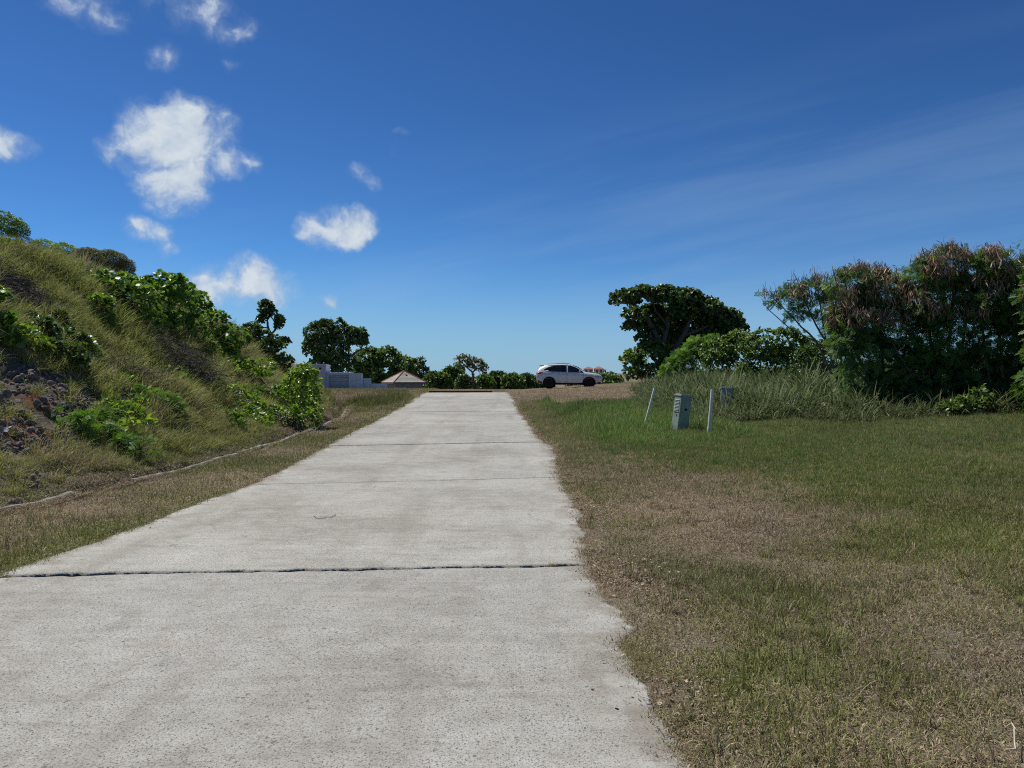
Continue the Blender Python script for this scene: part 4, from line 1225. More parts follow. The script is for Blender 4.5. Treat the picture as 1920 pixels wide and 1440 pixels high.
# podded shrubs: arching stems, feathery leaves, brown pods
YV = 21.5
def podded(label, Y, foot, lst, seed, pods, arch, **kw):
    x = (foot - CX) / FPX * Y
    b = (x, Y, gz(x, Y))
    g = np.random.default_rng(seed + 7)
    lim = []
    for pl, r0, r1 in arch:
        lim.append(([tuple(at(a, b_, Y + g.normal(0, 0.15))) for a, b_ in pl], r0, r1))
    return plant('podded_shrub', label, 'shrub', b, px_blobs(Y, lst, 0.95), seed, mat='feather', leaf='feather', bark='greybark', pods=pods, limbs=lim, group='podded shrubs along the edge of the lawn', parts=('stems', 'foliage'), droop=0.25, **kw)


podded('thin podded shrub leaning out with bare stems, nearest to the utility boxes', 23.5, 1500,
       [(1455, 560, 20, 13), (1492, 548, 22, 16), (1530, 545, 26, 22), (1545, 580, 26, 22), (1495, 585, 22, 12), (1570, 610, 26, 30), (1440, 553, 10, 6)], 460, 95,
       [([(1500, 806), (1490, 765), (1472, 715)], 0.03, 0.018), ([(1508, 806), (1512, 770), (1500, 730)], 0.025, 0.012), ([(1560, 700), (1530, 640), (1490, 600), (1450, 560)], 0.04, 0.012),
        ([(1575, 720), (1548, 640), (1520, 590), (1500, 540), (1488, 512)], 0.04, 0.008), ([(1530, 640), (1480, 615), (1440, 580), (1424, 555)], 0.022, 0.007), ([(1548, 640), (1540, 580), (1528, 520), (1526, 498)], 0.025, 0.006),
        ([(1520, 590), (1508, 560), (1506, 525)], 0.015, 0.005), ([(1575, 720), (1580, 640), (1565, 560), (1552, 512)], 0.03, 0.006)], L=0.22, per_m2=26, lpt=4, gap=0.45, twigs=10, gapscale=2.2)
podded('podded shrub with the widest spread of brown pods on top, beside the thin leaning one', 21.5, 1640,
       [(1600, 540, 44, 34), (1650, 548, 44, 36), (1610, 600, 50, 44), (1670, 610, 50, 50), (1620, 670, 54, 50), (1680, 690, 54, 56), (1590, 640, 34, 40), (1640, 740, 60, 40)], 461, 130,
       [([(1640, 785), (1630, 720), (1600, 640), (1570, 540), (1560, 498)], 0.06, 0.008), ([(1650, 785), (1655, 700), (1650, 600), (1640, 530), (1632, 492)], 0.06, 0.008), ([(1655, 780), (1690, 700), (1700, 620), (1690, 545)], 0.05, 0.01),
        ([(1630, 720), (1590, 680), (1570, 640)], 0.04, 0.012), ([(1655, 700), (1720, 680), (1760, 690)], 0.03, 0.01)], L=0.20, per_m2=40, lpt=5, gap=0.43, twigs=18, gapscale=1.9)
podded('podded shrub with a green plume at its highest point, under the tallest pods', 21.0, 1760,
       [(1730, 520, 44, 34), (1775, 500, 44, 32), (1740, 570, 50, 46), (1790, 570, 50, 50), (1760, 640, 60, 56), (1730, 700, 50, 50), (1790, 710, 50, 54), (1760, 750, 64, 36)], 462, 115,
       [([(1760, 785), (1755, 700), (1740, 600), (1735, 520), (1728, 474)], 0.06, 0.008), ([(1765, 785), (1780, 690), (1785, 590), (1790, 500), (1784, 468)], 0.06, 0.008), ([(1770, 780), (1800, 700), (1810, 620), (1806, 540), (1810, 478)], 0.05, 0.006),
        ([(1740, 660), (1775, 640), (1800, 610)], 0.03, 0.01), ([(1735, 720), (1700, 690), (1672, 640)], 0.03, 0.01)], L=0.20, per_m2=40, lpt=5, gap=0.43, twigs=18, gapscale=1.9)
podded('tallest podded shrub rising at the right-hand edge of the picture', 20.5, 1890,
       [(1845, 510, 44, 36), (1895, 500, 44, 36), (1860, 570, 50, 50), (1910, 580, 50, 60), (1880, 650, 60, 60), (1840, 700, 50, 56), (1900, 720, 56, 56), (1950, 560, 50, 80), (1960, 690, 60, 80)], 463, 115,
       [([(1890, 785), (1880, 690), (1870, 580), (1875, 500), (1880, 458)], 0.07, 0.008), ([(1895, 785), (1910, 680), (1920, 560), (1930, 470)], 0.07, 0.01), ([(1885, 780), (1850, 700), (1840, 600), (1832, 520), (1822, 480)], 0.05, 0.008),
        ([(1880, 690), (1920, 660), (1950, 620)], 0.04, 0.01)], L=0.20, per_m2=40, lpt=5, gap=0.43, twigs=18, gapscale=1.9)
podded('podded shrub just outside the lawn corner, half beyond the right-hand frame edge', 18.5, 2010,
       [(1990, 560, 60, 80), (2010, 660, 70, 90), (1975, 730, 50, 60)], 464, 20,
       [([(2010, 790), (2005, 690), (1995, 560), (1990, 480)], 0.07, 0.01)], L=0.19, per_m2=44, lpt=5, gap=0.38, twigs=12)
bush('low_bush', 'low bush with some yellow leaves at the foot of the podded shrubs', (1805, 792), [(1775, 772, 22, 14), (1805, 765, 28, 20), (1838, 750, 22, 26), (1815, 780, 36, 12)], 470, Y=19.3, mat='mid', leaf='oval', L=0.10, per_m2=52, lpt=6)

# ------------------------------------------------------------------ bank: rubble, rocks, brush
def rock_mesh(seed, sub=2):
    g = np.random.default_rng(seed)
    import bmesh
    bm = bmesh.new()
    bmesh.ops.create_icosphere(bm, subdivisions=sub, radius=1.0)
    pl = [(unit(g.normal(size=3)), 0.55 + 0.35 * g.random()) for _ in range(9)]
    sc_ = np.array([1.0, 0.75 + 0.3 * g.random(), 0.5 + 0.3 * g.random()])
    for v in bm.verts:
        p = np.array(v.co)
        for nn, dd in pl:
            e = p @ nn - dd
            if e > 0:
                p = p - nn * e * 0.92
        v.co = Vector(p * sc_ * (1 + 0.05 * g.normal()))
    me = bpy.data.meshes.new('rock')
    bm.to_mesh(me); bm.free()
    return me


m, n, out = new_mat('dark volcanic rock')
co = n.n('ShaderNodeTexCoord').outputs['Object']
rv = n.n('ShaderNodeObjectInfo').outputs['Random']
c = n.ramp(n.noise(co, 2.5, 5, 0.65), [(0.3, (0.07, 0.058, 0.052)), (0.55, (0.17, 0.145, 0.13)), (0.75, (0.30, 0.265, 0.235))])
c = n.mix(n.math('MULTIPLY', n.smooth(rv, 0.6, 1.0), 0.5), c, (0.19, 0.12, 0.08, 1))
p = n.n('ShaderNodeBsdfPrincipled', {'Base Color': c, 'Roughness': 0.9, 'Specular IOR Level': 0.2})
finish(n, out, p.outputs[0])
M['rock'] = m
rsrc = []
for i in range(6):
    me = rock_mesh(600 + i, 2); me.materials.append(m)
    o = bpy.data.objects.new('rubble_stone', me); SRC.objects.link(o); rsrc.append(o)
def rub_d(x, y):
    return np.clip(scree(x, y) * 1.1 + 0.10 * banklitter(x, y), 0, 1) * in_view(x, y, 1.6) * (0.25 + 0.75 * sstep(0.4, 0.6, fbm(x * 1.4, y * 1.4, 141, 3)))
xs, ys, g = sample(42000, -17, -5.4, 8, 22, rub_d, 6)
sz = 0.015 + 0.07 * g.random(len(xs)) ** 3.2
scatter('rubble', np.stack([xs, ys, ground_z(xs, ys) + sz * 0.15], -1), g.random((len(xs), 3)) * 6.28, sz, g.integers(0, 6, len(xs)), rsrc, 'loose dark stone rubble on the bare bank')
rg = np.random.default_rng(77)
rocks = [rock_mesh(620 + i, 2) for i in range(5)]
spots = [(12, 745, 'dark rock cut off by the left frame edge, halfway up the rubble'), (35, 715, 'dark rock near the top of the rubble under the shiny leaved bush'), (70, 762, 'dark rock in the very middle of the rubble'),
         (62, 795, 'lowest dark rock of the rubble, above the paper scrap'), (118, 728, 'dark rock just below the pale fallen stick'), (30, 775, 'dark rock on the red earth patch'),
         (142, 748, 'dark rock at the right-hand end of the rubble beside the feathery bush')]
for i, (px, py, lab) in enumerate(spots):
    x, y, z = hit(px, py)
    s = 0.055 + 0.06 * rg.random()
    o = link('rock', rocks[i % 5], M['rock'], loc=(x, y, z + s * 0.2), rot=tuple(rg.random(3) * 6.28), label=lab, cat='rock', group='larger rocks among the rubble')
    o.scale = (s, s, s)
x, y, z = hit(6, 882)
o = link('rock', rocks[2], M['rock'], loc=(x, y, z + 0.03), rot=(0.3, 0.2, 1.0), label='pale edged flat rock low on the bank just above the drain', cat='rock')
o.scale = (0.16, 0.12, 0.09)


def brush(name, label, px, py, rx, rz, n_, seed, lenr=0.35, rad=0.006):
    g = np.random.default_rng(seed)
    x, y, z = hit(px, py)
    mb = MB()
    for _ in range(n_):
        a = g.normal(0, 1, 3) * np.array([rx * 0.5, rx * 0.4, 0]) + np.array([0, 0, abs(g.normal()) * rz * 0.6])
        a[2] += gz(x + a[0], y + a[1]) - z
        d = unit(g.normal(0, 1, 3) * np.array([1, 1, 0.35])) * lenr * (0.4 + g.random())
        d[2] += 0.3 * d[0] * -0.5
        mb.tube([a - d, a + g.normal(0, 0.03, 3), a + d], [rad, rad * 0.8, rad * 0.3], 3, cap=False)
    mb.build(name, M['deadwood'], loc=(x, y, z), label=label, cat='brush pile')


brush('brush_pile', 'larger dark pile of dead brush on the middle of the bank', 362, 716, 0.95, 0.6, 1100, 701)
brush('brush_pile', 'smaller strip of dead brush left of the larger pile', 245, 712, 0.7, 0.25, 420, 702)
brush('brush_pile', 'dead grey brush high on the hillside near the left frame edge', 30, 545, 1.0, 0.3, 420, 703)
# fallen sticks on the bank
for (a, b, lab) in [((92, 703), (128, 717), 'pale fallen stick lying across the top of the rubble'), ((28, 542), (40, 552), 'short pale stick on the upper bare patch')]:
    p0 = Vector(hit(*a)); p1 = Vector(hit(*b))
    mb = MB(); mb.tube([(0, 0, 0.03), tuple((p1 - p0) * 0.5 + Vector((0, 0, 0.06))), tuple(p1 - p0 + Vector((0, 0, 0.02)))], [0.018, 0.015, 0.008], 6)
    mb.build('stick', M['greybark'], loc=p0, label=lab, cat='stick', smooth=True)

# crumpled scrap of white litter
M['paper'] = simple('white paper', (0.75, 0.75, 0.73), 0.8, 0.2, var=0.06)
x, y, z = hit(16, 818)
mb = MB()
g = np.random.default_rng(8)
vs_ = []
for j in range(5):
    for i in range(7):
        vs_.append((0.2 * (i / 6 - 0.5), 0.1 * (j / 4 - 0.5), 0.05 + 0.045 * g.random()))
mb.add(vs_, [(j * 7 + i, j * 7 + i + 1, (j + 1) * 7 + i + 1, (j + 1) * 7 + i) for j in range(4) for i in range(6)])
o = mb.build('paper_scrap', M['paper'], loc=(x, y, z + 0.05), rot=(R(50), R(-12), R(-20)), label='crumpled scrap of white paper at the lower edge of the rubble', cat='litter')
sm = o.modifiers.new('thick', 'SOLIDIFY'); sm.thickness = 0.002

# thin curled twig on the road, and a bent pale stalk in the lawn corner
def stalk(name, label, pts, r_, mat, cat):
    p0 = Vector(pts[0])
    mb = MB(); mb.tube([tuple(Vector(p) - p0) for p in pts], [r_] * (len(pts) - 1) + [r_ * 0.5], 6)
    return mb.build(name, M[mat], loc=p0, label=label, cat=cat, smooth=True)


M['twig'] = simple('grey twig', (0.14, 0.12, 0.10), 0.8, 0.2, var=0.3, scale=20)
M['straw'] = simple('pale dry stalk', (0.52, 0.45, 0.35), 0.7, 0.2, var=0.2, scale=20)
pts = []
for px, py in [(588, 971), (592, 976), (600, 978), (608, 976), (612, 974), (620, 975), (628, 971), (629, 969)]:
    yq = 1.6 * 1440 / (py - 705.0)
    pts.append(((px - CX) / FPX * yq, yq, float(prof(yq)) + 0.031))
stalk('twig', 'thin curled twig lying on the middle of the concrete road', pts, 0.0028, 'twig', 'twig')
def lp(px, py, up=0.05):
    x, y, z = hit(px, py, 2.0)
    return (x, y, z + up)
stalk('dry_stalk', 'bent pale dry stalk in the bottom right corner of the lawn', [lp(1886, 1394), lp(1898, 1391, 0.07), lp(1910, 1398), lp(1903, 1404, 0.07), lp(1904, 1420), lp(1906, 1436), lp(1884, 1430)], 0.0035, 'straw', 'stalk')

# leaf litter along the ragged right edge of the road and in the drain
M['litter'] = leaf_mat('dry fallen leaves', [(0.0, (0.10, 0.07, 0.05)), (0.5, (0.25, 0.185, 0.13)), (0.85, (0.42, 0.33, 0.245)), (1.0, (0.58, 0.49, 0.39))], 0.7, 0.1, 0.2)
def litter_patch(seed):
    g = np.random.default_rng(seed)
    n_ = 55
    P = np.stack([g.normal(0, 0.10, n_), g.normal(0, 0.10, n_), 0.004 + 0.02 * g.random(n_)], -1)
    a = g.random(n_) * 6.28
    D = np.stack([np.cos(a), np.sin(a), g.normal(0, 0.3, n_)], -1)
    Nl = unit(np.array([0, 0, 1.0]) + g.normal(0, 0.4, (n_, 3)))
    return leaves(P, D, Nl, 0.006 + 0.020 * g.random(n_) ** 2.2, g.random(n_), ['oval', 'narrow'][seed % 2])
lsrc = []
for i in range(6):
    me_a = litter_patch(800 + i)
    lsrc.append(source('leaf_litter_patch', me_a, M['litter']))
def lit_d(x, y):
    off = x - right_edge(y)
    a = sstep(-0.10, 0.04, off) * sstep(0.55, 0.15, off) * 0.6 * sstep(0.45, 0.7, fbm(x * 1.2 + 3, y * 1.1, 151, 3)) * (y < 16)
    l = sstep(-0.05, 0.05, left_edge(y) - x) * sstep(0.25, 0.1, left_edge(y) - x) * 0.15 * (y < 16)
    return np.clip(a + l + 0.5 * banklitter(x, y), 0, 1) * in_view(x, y)
xs, ys, g = sample(52000, -8, 2, 2.4, 31, lit_d, 7)
onroad = (xs > left_edge(ys)) & (xs < right_edge(ys))
zz_ = np.where(onroad, prof(ys) + 0.02, ground_z(xs, ys))
scatter('leaf_litter', np.stack([xs, ys, zz_ + 0.004], -1), np.stack([xs * 0, xs * 0, g.random(len(xs)) * 6.28], -1), 0.7 + 0.7 * g.random(len(xs)), g.integers(0, 6, len(xs)), lsrc, 'brown fallen leaves along the road edge and in the drain')
# small weeds rooted in the joint and on the edge of the concrete
for lab, px, yq, up in [('small yellowish grass tuft growing in the wide crack of the road', 1035, 6.42, 0.0), ]:
    arr = blades(46, 0.04, 0.02, 0.06, 0.004, 0.9, 880, flat=0.3)
    x = (px - CX) / FPX * yq
    M['tuft'] = leaf_mat('yellowish tuft', [(0.0, (0.14, 0.12, 0.04)), (1.0, (0.34, 0.27, 0.1))], 0.7, 0.2)
    me = build_mesh('grass_tuft', *arr[:3], attrs={'tint': arr[3]['rnd2']})
    link('grass_tuft', me, M['tuft'], loc=(x, yq, float(prof(yq)) + 0.015), label=lab, cat='grass tuft')

# ------------------------------------------------------------------ utility boxes and pipes
m, n, out = new_mat('weathered green enamel')
co = n.n('ShaderNodeTexCoord').outputs['Object']
f = n.noise(co, 5, 6, 0.65)
c = n.ramp(f, [(0.3, (0.185, 0.245, 0.205)), (0.7, (0.265, 0.335, 0.285))])
c = n.mix(n.smooth(n.noise(co, 9, 6, 0.75), 0.62, 0.76), c, (0.30, 0.33, 0.31, 1))
c = n.mix(n.math('MULTIPLY', n.smooth(n.noise(n.n('ShaderNodeMapping', {'Vector': co, 'Scale': (9, 9, 1.5)}).outputs[0], 2, 5, 0.7), 0.6, 0.72), 0.6), c, (0.14, 0.075, 0.04, 1))
p = n.n('ShaderNodeBsdfPrincipled', {'Base Color': c, 'Roughness': 0.62, 'Specular IOR Level': 0.35})
finish(n, out, p.outputs[0])
M['enamel'] = m
M['greybox'] = simple('faded grey plastic', (0.27, 0.30, 0.31), 0.7, 0.3, var=0.18, scale=7, dirt=((0.10, 0.09, 0.08, 1), 0.6))
M['lid'] = simple('dusty lid', (0.36, 0.35, 0.33), 0.8, 0.2, var=0.2, scale=9)
M['hole'] = simple('dark hole', (0.008, 0.008, 0.009), 0.9, 0.1)
M['pvc'] = simple('white pipe', (0.66, 0.67, 0.66), 0.45, 0.4, var=0.06, scale=9, dirt=((0.36, 0.33, 0.28, 1), 0.5))


def rbox(mb, wx, wy, z0, z1, r_=0.03, n_=4):
    ring = []
    for cx, cy, a0 in ((wx / 2 - r_, wy / 2 - r_, 0), (-wx / 2 + r_, wy / 2 - r_, 90), (-wx / 2 + r_, -wy / 2 + r_, 180), (wx / 2 - r_, -wy / 2 + r_, 270)):
        for k in range(n_ + 1):
            a = R(a0 + 90 * k / n_)
            ring.append((cx + r_ * math.cos(a), cy + r_ * math.sin(a)))
    k = len(ring)
    mb.add([(a, b, z0) for a, b in ring] + [(a, b, z1) for a, b in ring], [(i, (i + 1) % k, k + (i + 1) % k, k + i) for i in range(k)] + [tuple(range(k - 1, -1, -1)), tuple(range(k, 2 * k))])


def place_box(name, label, px, py, Y, H, wx, wy, yaw, lean, mat, louvres=True, fwd=0):
    x = (px - CX) / FPX * Y
    z = gz(x, Y)
    root = link(name, None, loc=(x, Y, z - 0.04), label=label, cat='utility box')
    root.rotation_euler = (Matrix.Rotation(R(lean), 4, 'Y') @ Matrix.Rotation(R(fwd), 4, 'X') @ Matrix.Rotation(R(yaw), 4, 'Z')).to_euler()
    mb = MB(); rbox(mb, wx, wy, 0, H); mb.build('cabinet', M[mat], root, smooth=False)
    mb = MB(); rbox(mb, wx + 0.035, wy + 0.035, H, H + 0.035, 0.045); rbox(mb, wx - 0.02, wy - 0.02, H + 0.035, H + 0.05, 0.04)
    mb.build('lid', M['lid'], root)
    # door panel edge on the broad face, lock hole, louvres on the narrow face
    mb = MB(); mb.box(-wx / 2 + 0.035, wx / 2 - 0.035, -wy / 2 - 0.006, -wy / 2 + 0.004, H * 0.30, H - 0.05); mb.build('door', M[mat], root)
    mb = MB(); mb.lathe([(0.028, 0), (0.028, 0.012), (0.016, 0.016)], 12, 'Y', (0.0, -wy / 2 - 0.020, H * 0.66)); mb.build('lock', M['hole'], root)
    mb = MB(); mb.lathe([(0.016, 0), (0.016, 0.02)], 10, 'Z'); o = mb.build('cable_hole', M['hole'], root)
    o.rotation_euler = (0, R(90), 0); o.location = (-wx / 2 - 0.012, -0.02, H * 0.50)
    if louvres:
        for k in range(9):
            mb = MB()
            zz = H - 0.09 - 0.034 * k
            mb.add([(-wx / 2 + 0.002, -wy * 0.3, zz), (-wx / 2 + 0.002, wy * 0.3, zz), (-wx / 2 - 0.014, wy * 0.3, zz - 0.018), (-wx / 2 - 0.014, -wy * 0.3, zz - 0.018), (-wx / 2 + 0.002, -wy * 0.3, zz - 0.022), (-wx / 2 + 0.002, wy * 0.3, zz - 0.022)],
                   [(0, 1, 2, 3), (3, 2, 5, 4), (0, 3, 4), (1, 5, 2)])
            mb.build('louvre', M[mat], root)
    return root


place_box('utility_box', 'green utility box leaning to one side between the two white pipes', 1273, 805, 18.4, 0.92, 0.32, 0.28, 25, 7, 'enamel')
place_box('utility_box', 'faded grey utility box half hidden in the weeds behind the taller pipe', 1360, 770, 22.6, 0.84, 0.34, 0.26, -28, 6, 'greybox', louvres=False, fwd=-4)


def pipe(label, foot, top, Y, r_, collar):
    a, b = at(*foot, Y), at(*top, Y)
    a.z = gz(a.x, Y) - 0.1
    mb = MB()
    root = link('plastic_pipe', None, loc=a, label=label, cat='pipe')
    d = b - a
    t0 = d * 0.0
    vs_, fs = [], []
    mb.tube([(0, 0, 0), tuple(d * 0.5), tuple(d * 0.97)], r_, 14, cap=False)
    mb.tube([tuple(d * 0.97), tuple(d * 0.7)], r_ * 0.82, 14, cap=False)
    mb.build('tube', M['pvc'], root, smooth=True)
    mb = MB(); mb.tube([tuple(d * 0.965), tuple(d * 0.9652 + d.normalized() * 0.006)], [r_ * 0.98, r_ * 0.80], 14, cap=False); mb.build('rim', M['pvc'], root)
    if collar:
        mb = MB(); mb.tube([tuple(d * 0.10), tuple(d * 0.22)], r_ * 1.16, 14); mb.build('coupling', M['pvc'], root, smooth=False)
    return root


pipe('thinner white plastic pipe leaning strongly, nearest to the road', (1204, 786), (1228, 725), 19.5, 0.027, False)
pipe('taller white plastic pipe with a coupling at its foot, right of the green utility box', (1328, 814), (1336, 727), 17.8, 0.037, True)

# ------------------------------------------------------------------ far buildings
M['lilac'] = simple('lilac render', (0.50, 0.47, 0.56), 0.85, 0.2, var=0.05, scale=0.8)
M['palewall'] = simple('pale blue grey render', (0.54, 0.60, 0.67), 0.85, 0.2, var=0.05, scale=0.8)
M['shutter'] = simple('grey blue shutter', (0.36, 0.40, 0.42), 0.6, 0.35, var=0.06, scale=2)
M['coping'] = simple('coping', (0.55, 0.56, 0.58), 0.8, 0.2)
YG = 60.0
gpx = lambda px, Y=YG: (px - CX) / FPX * Y
gpz = lambda py, Y=YG: CAMZ + (HY - py) / FPX * Y
gar = link('garage', None, loc=(gpx(620), YG, 0.2), label='lilac and pale blue flat roofed garage with a roller shutter behind the crest', cat='building', rot=(0, 0, R(9)))
def G(px, Y=YG):
    return gpx(px, Y) - gpx(620)
mb = MB(); mb.box(G(560), G(611), -0.1, 4.5, -0.6, gpz(685) - 0.2); mb.build('lilac_wall', M['lilac'], gar)
mb = MB(); mb.box(G(560) - 0.05, G(611) + 0.04, -0.15, 4.55, gpz(685) - 0.2, gpz(684) - 0.14); mb.build('coping', M['coping'], gar)
mb = MB()
mb.box(G(611.5), G(658), 0.32, 4.4, -0.6, gpz(698) - 0.2)
mb.box(G(611.5), G(616), 0.12, 0.32, -0.6, gpz(702.5) - 0.2)
mb.box(G(653), G(676), 0.14, 4.35, -0.6, gpz(699.5) - 0.2)
mb.box(G(611.5), G(653), 0.10, 0.32, gpz(702.5) - 0.2, gpz(698.5) - 0.2)
mb.build('pale_wall', M['palewall'], gar)
for k in range(8):
    z0 = -0.4 + k * 0.30
    mb = MB(); mb.box(G(616), G(653), 0.24, 0.30, z0 + 0.012, min(z0 + 0.29, gpz(702.5) - 0.205)); mb.build('shutter_slat', M['shutter'], gar)
for px, py in ((601, 691), (583, 690)):
    mb = MB(); mb.box(G(px) - 0.06, G(px) + 0.06, -0.17, -0.10, gpz(py) - 0.28, gpz(py) - 0.14); mb.build('wall_lamp', M['hole'], gar)
wl = link('stepped_wall', None, loc=(gpx(676), YG + 0.9, 0.2), rot=(0, 0, R(9)), label='pale blue wall stepping down from the garage to the pavilion', cat='wall')
mb = MB(); mb.box(0.05, gpx(692) - gpx(676), -0.1, 0.12, -0.6, gpz(709) - 0.2); mb.build('high_step', M['palewall'], wl)
mb = MB(); mb.box(gpx(692) - gpx(676) + 0.003, gpx(722) - gpx(676), -0.09, 0.11, -0.6, gpz(719.5) - 0.2); mb.build('low_step', M['palewall'], wl)

YP = 72.0
M['rooftile'] = None
m, n, out = new_mat('grey shingle')
co = n.n('ShaderNodeTexCoord').outputs['Object']
c = n.ramp(n.noise(co, 3, 6, 0.7), [(0.3, (0.27, 0.26, 0.225)), (0.7, (0.40, 0.385, 0.34))])
p = n.n('ShaderNodeBsdfPrincipled', {'Base Color': c, 'Roughness': 0.9, 'Specular IOR Level': 0.2})
finish(n, out, p.outputs[0])
M['shingle'] = m
M['hip'] = simple('red hip tiles', (0.26, 0.10, 0.075), 0.85, 0.2, var=0.2)
M['stone'] = simple('grey rubble wall', (0.25, 0.25, 0.26), 0.9, 0.2, var=0.25, scale=3)
M['fascia'] = simple('brown fascia', (0.19, 0.12, 0.085), 0.8, 0.2)
pav = link('pavilion', None, loc=(gpx(757, YP), YP, 0.0), rot=(0, 0, R(30)), label='small grey pavilion with a pyramid roof beside the lilac garage', cat='building')
e = 1.62
ze = gpz(717, YP); za = gpz(696, YP)
mb = MB(); mb.box(-e + 0.28, e - 0.28, -e + 0.28, e - 0.28, -0.8, ze); mb.build('wall', M['stone'], pav)
def rpt(sx, sy, t, up):                    # a point on the roof
    return (sx * e * (1 - t), sy * e * (1 - t), ze + (za - ze) * t + up)
cor = [(-1, -1), (1, -1), (1, 1), (-1, 1)]
rf = None
for i in range(4):
    a, b = cor[i], cor[(i + 1) % 4]
    mb = MB()
    NR = 9
    for k in range(NR):                    # courses of shingles, each lapping the one below
        t0, t1 = k / NR, min(1.0, (k + 1.15) / NR)
        mb.add([rpt(*a, t0, 0.035), rpt(*b, t0, 0.035), rpt(*b, t1, 0.01), rpt(*a, t1, 0.01), rpt(*a, t0, 0.0), rpt(*b, t0, 0.0)], [(0, 1, 2, 3), (4, 5, 1, 0)])
    o = mb.build('roof_face', M['shingle'], pav)
for a in cor:
    mb = MB(); mb.tube([rpt(*a, 0.0, 0.03), rpt(*a, 1.0, 0.03)], 0.055, 6); mb.build('hip_tiles', M['hip'], pav)
mb = MB(); mb.box(-e, e, -e - 0.02, -e + 0.03, ze - 0.11, ze - 0.004); mb.box(-e, e, e - 0.03, e + 0.02, ze - 0.11, ze - 0.004); mb.build('fascia', M['fascia'], pav)
mb = MB(); mb.box(-e - 0.02, -e + 0.03, -e + 0.03, e - 0.03, ze - 0.11, ze - 0.004); mb.box(e - 0.03, e + 0.02, -e + 0.03, e - 0.03, ze - 0.11, ze - 0.004); mb.build('fascia', M['fascia'], pav)
mb = MB(); mb.box(-0.09, 0.09, -e * 0.42, -e * 0.36, ze + (za - ze) * 0.58, ze + (za - ze) * 0.70); mb.build('roof_vent', M['hole'], pav)

# far red roofed house on its hill
YH = 300.0
M['redroof'] = simple('red tiles', (0.30, 0.14, 0.11), 0.85, 0.2, var=0.15, scale=1)
M['whitewall'] = simple('cream render', (0.62, 0.58, 0.55), 0.85, 0.2, var=0.05)
M['window'] = simple('dark glass', (0.03, 0.035, 0.04), 0.15, 0.5)
hs = link('far_house', None, loc=(gpx(1116, YH), YH, gpz(693, YH) - 1.2), label='far white house with red hipped roofs on the hill behind the car', cat='house')
k_ = YH / FPX
def wing(cx, w_, d_, zt, zr, oy=0.0):
    mb = MB(); mb.box(cx - w_ / 2, cx + w_ / 2, oy - d_ / 2, oy + d_ / 2, -2, zt); mb.build('wall', M['whitewall'], hs)
    mb = MB(); o_ = 0.35
    mb.add([(cx - w_ / 2 - o_, oy - d_ / 2 - o_, zt + 0.01), (cx + w_ / 2 + o_, oy - d_ / 2 - o_, zt + 0.01), (cx + w_ / 2 + o_, oy + d_ / 2 + o_, zt + 0.01), (cx - w_ / 2 - o_, oy + d_ / 2 + o_, zt + 0.01), (cx - w_ * 0.1, oy, zr), (cx + w_ * 0.1, oy, zr)],
           [(0, 1, 5, 4), (1, 2, 5), (2, 3, 4, 5), (3, 0, 4), (3, 2, 1, 0)])
    mb.build('roof', M['redroof'], hs)
    for s in (-0.28, 0.22):
        mb = MB(); mb.box(cx + s * w_ - 0.4, cx + s * w_ + 0.4, oy - d_ / 2 - 0.04, oy - d_ / 2 + 0.05, zt - 1.5, zt - 0.4); mb.build('window', M['window'], hs)
wing(-13 * k_, 16 * k_, 3.6, 7 * k_, 11.2 * k_)
wing(6 * k_, 15 * k_, 4.2, 7.2 * k_, 11.8 * k_, -0.6)
wing(16 * k_, 8 * k_, 3.0, 5 * k_, 7.0 * k_, 0.4)

# stone fountain
M['fountain'] = simple('dark weathered stone', (0.10, 0.075, 0.055), 0.9, 0.2, var=0.3, scale=3)
M['basin'] = simple('pale stone basin', (0.27, 0.25, 0.22), 0.9, 0.2, var=0.2, scale=3)
YF = 66.0
fz = 0.78
fo = link('fountain', None, loc=(gpx(887, YF), YF, fz), label='dark two tiered stone fountain standing in front of the hedge', cat='fountain')
s_ = YF / FPX
mb = MB(); mb.lathe([(0.48, -0.3), (0.48, 0.1), (0.44, 0.16), (0.38, 0.16), (0.36, 0.05)], 20); mb.build('basin', M['basin'], fo, smooth=False)
mb = MB(); mb.lathe([(0.21, 0.04), (0.17, 0.14), (0.11, 0.25), (0.10, 0.6), (0.14, 0.68), (0.10, 0.74)], 14); mb.build('pedestal', M['fountain'], fo)
mb = MB(); mb.lathe([(0.08, 0.745), (0.24, 0.78), (0.28, 0.83), (0.25, 0.835), (0.08, 0.79)], 18); mb.build('bowl', M['fountain'], fo)
mb = MB(); mb.lathe([(0.08, 0.80), (0.09, 1.0), (0.07, 1.3), (0.11, 1.38), (0.17, 1.45), (0.16, 1.48), (0.05, 1.46), (0.03, 1.6)], 14); mb.build('finial', M['fountain'], fo)

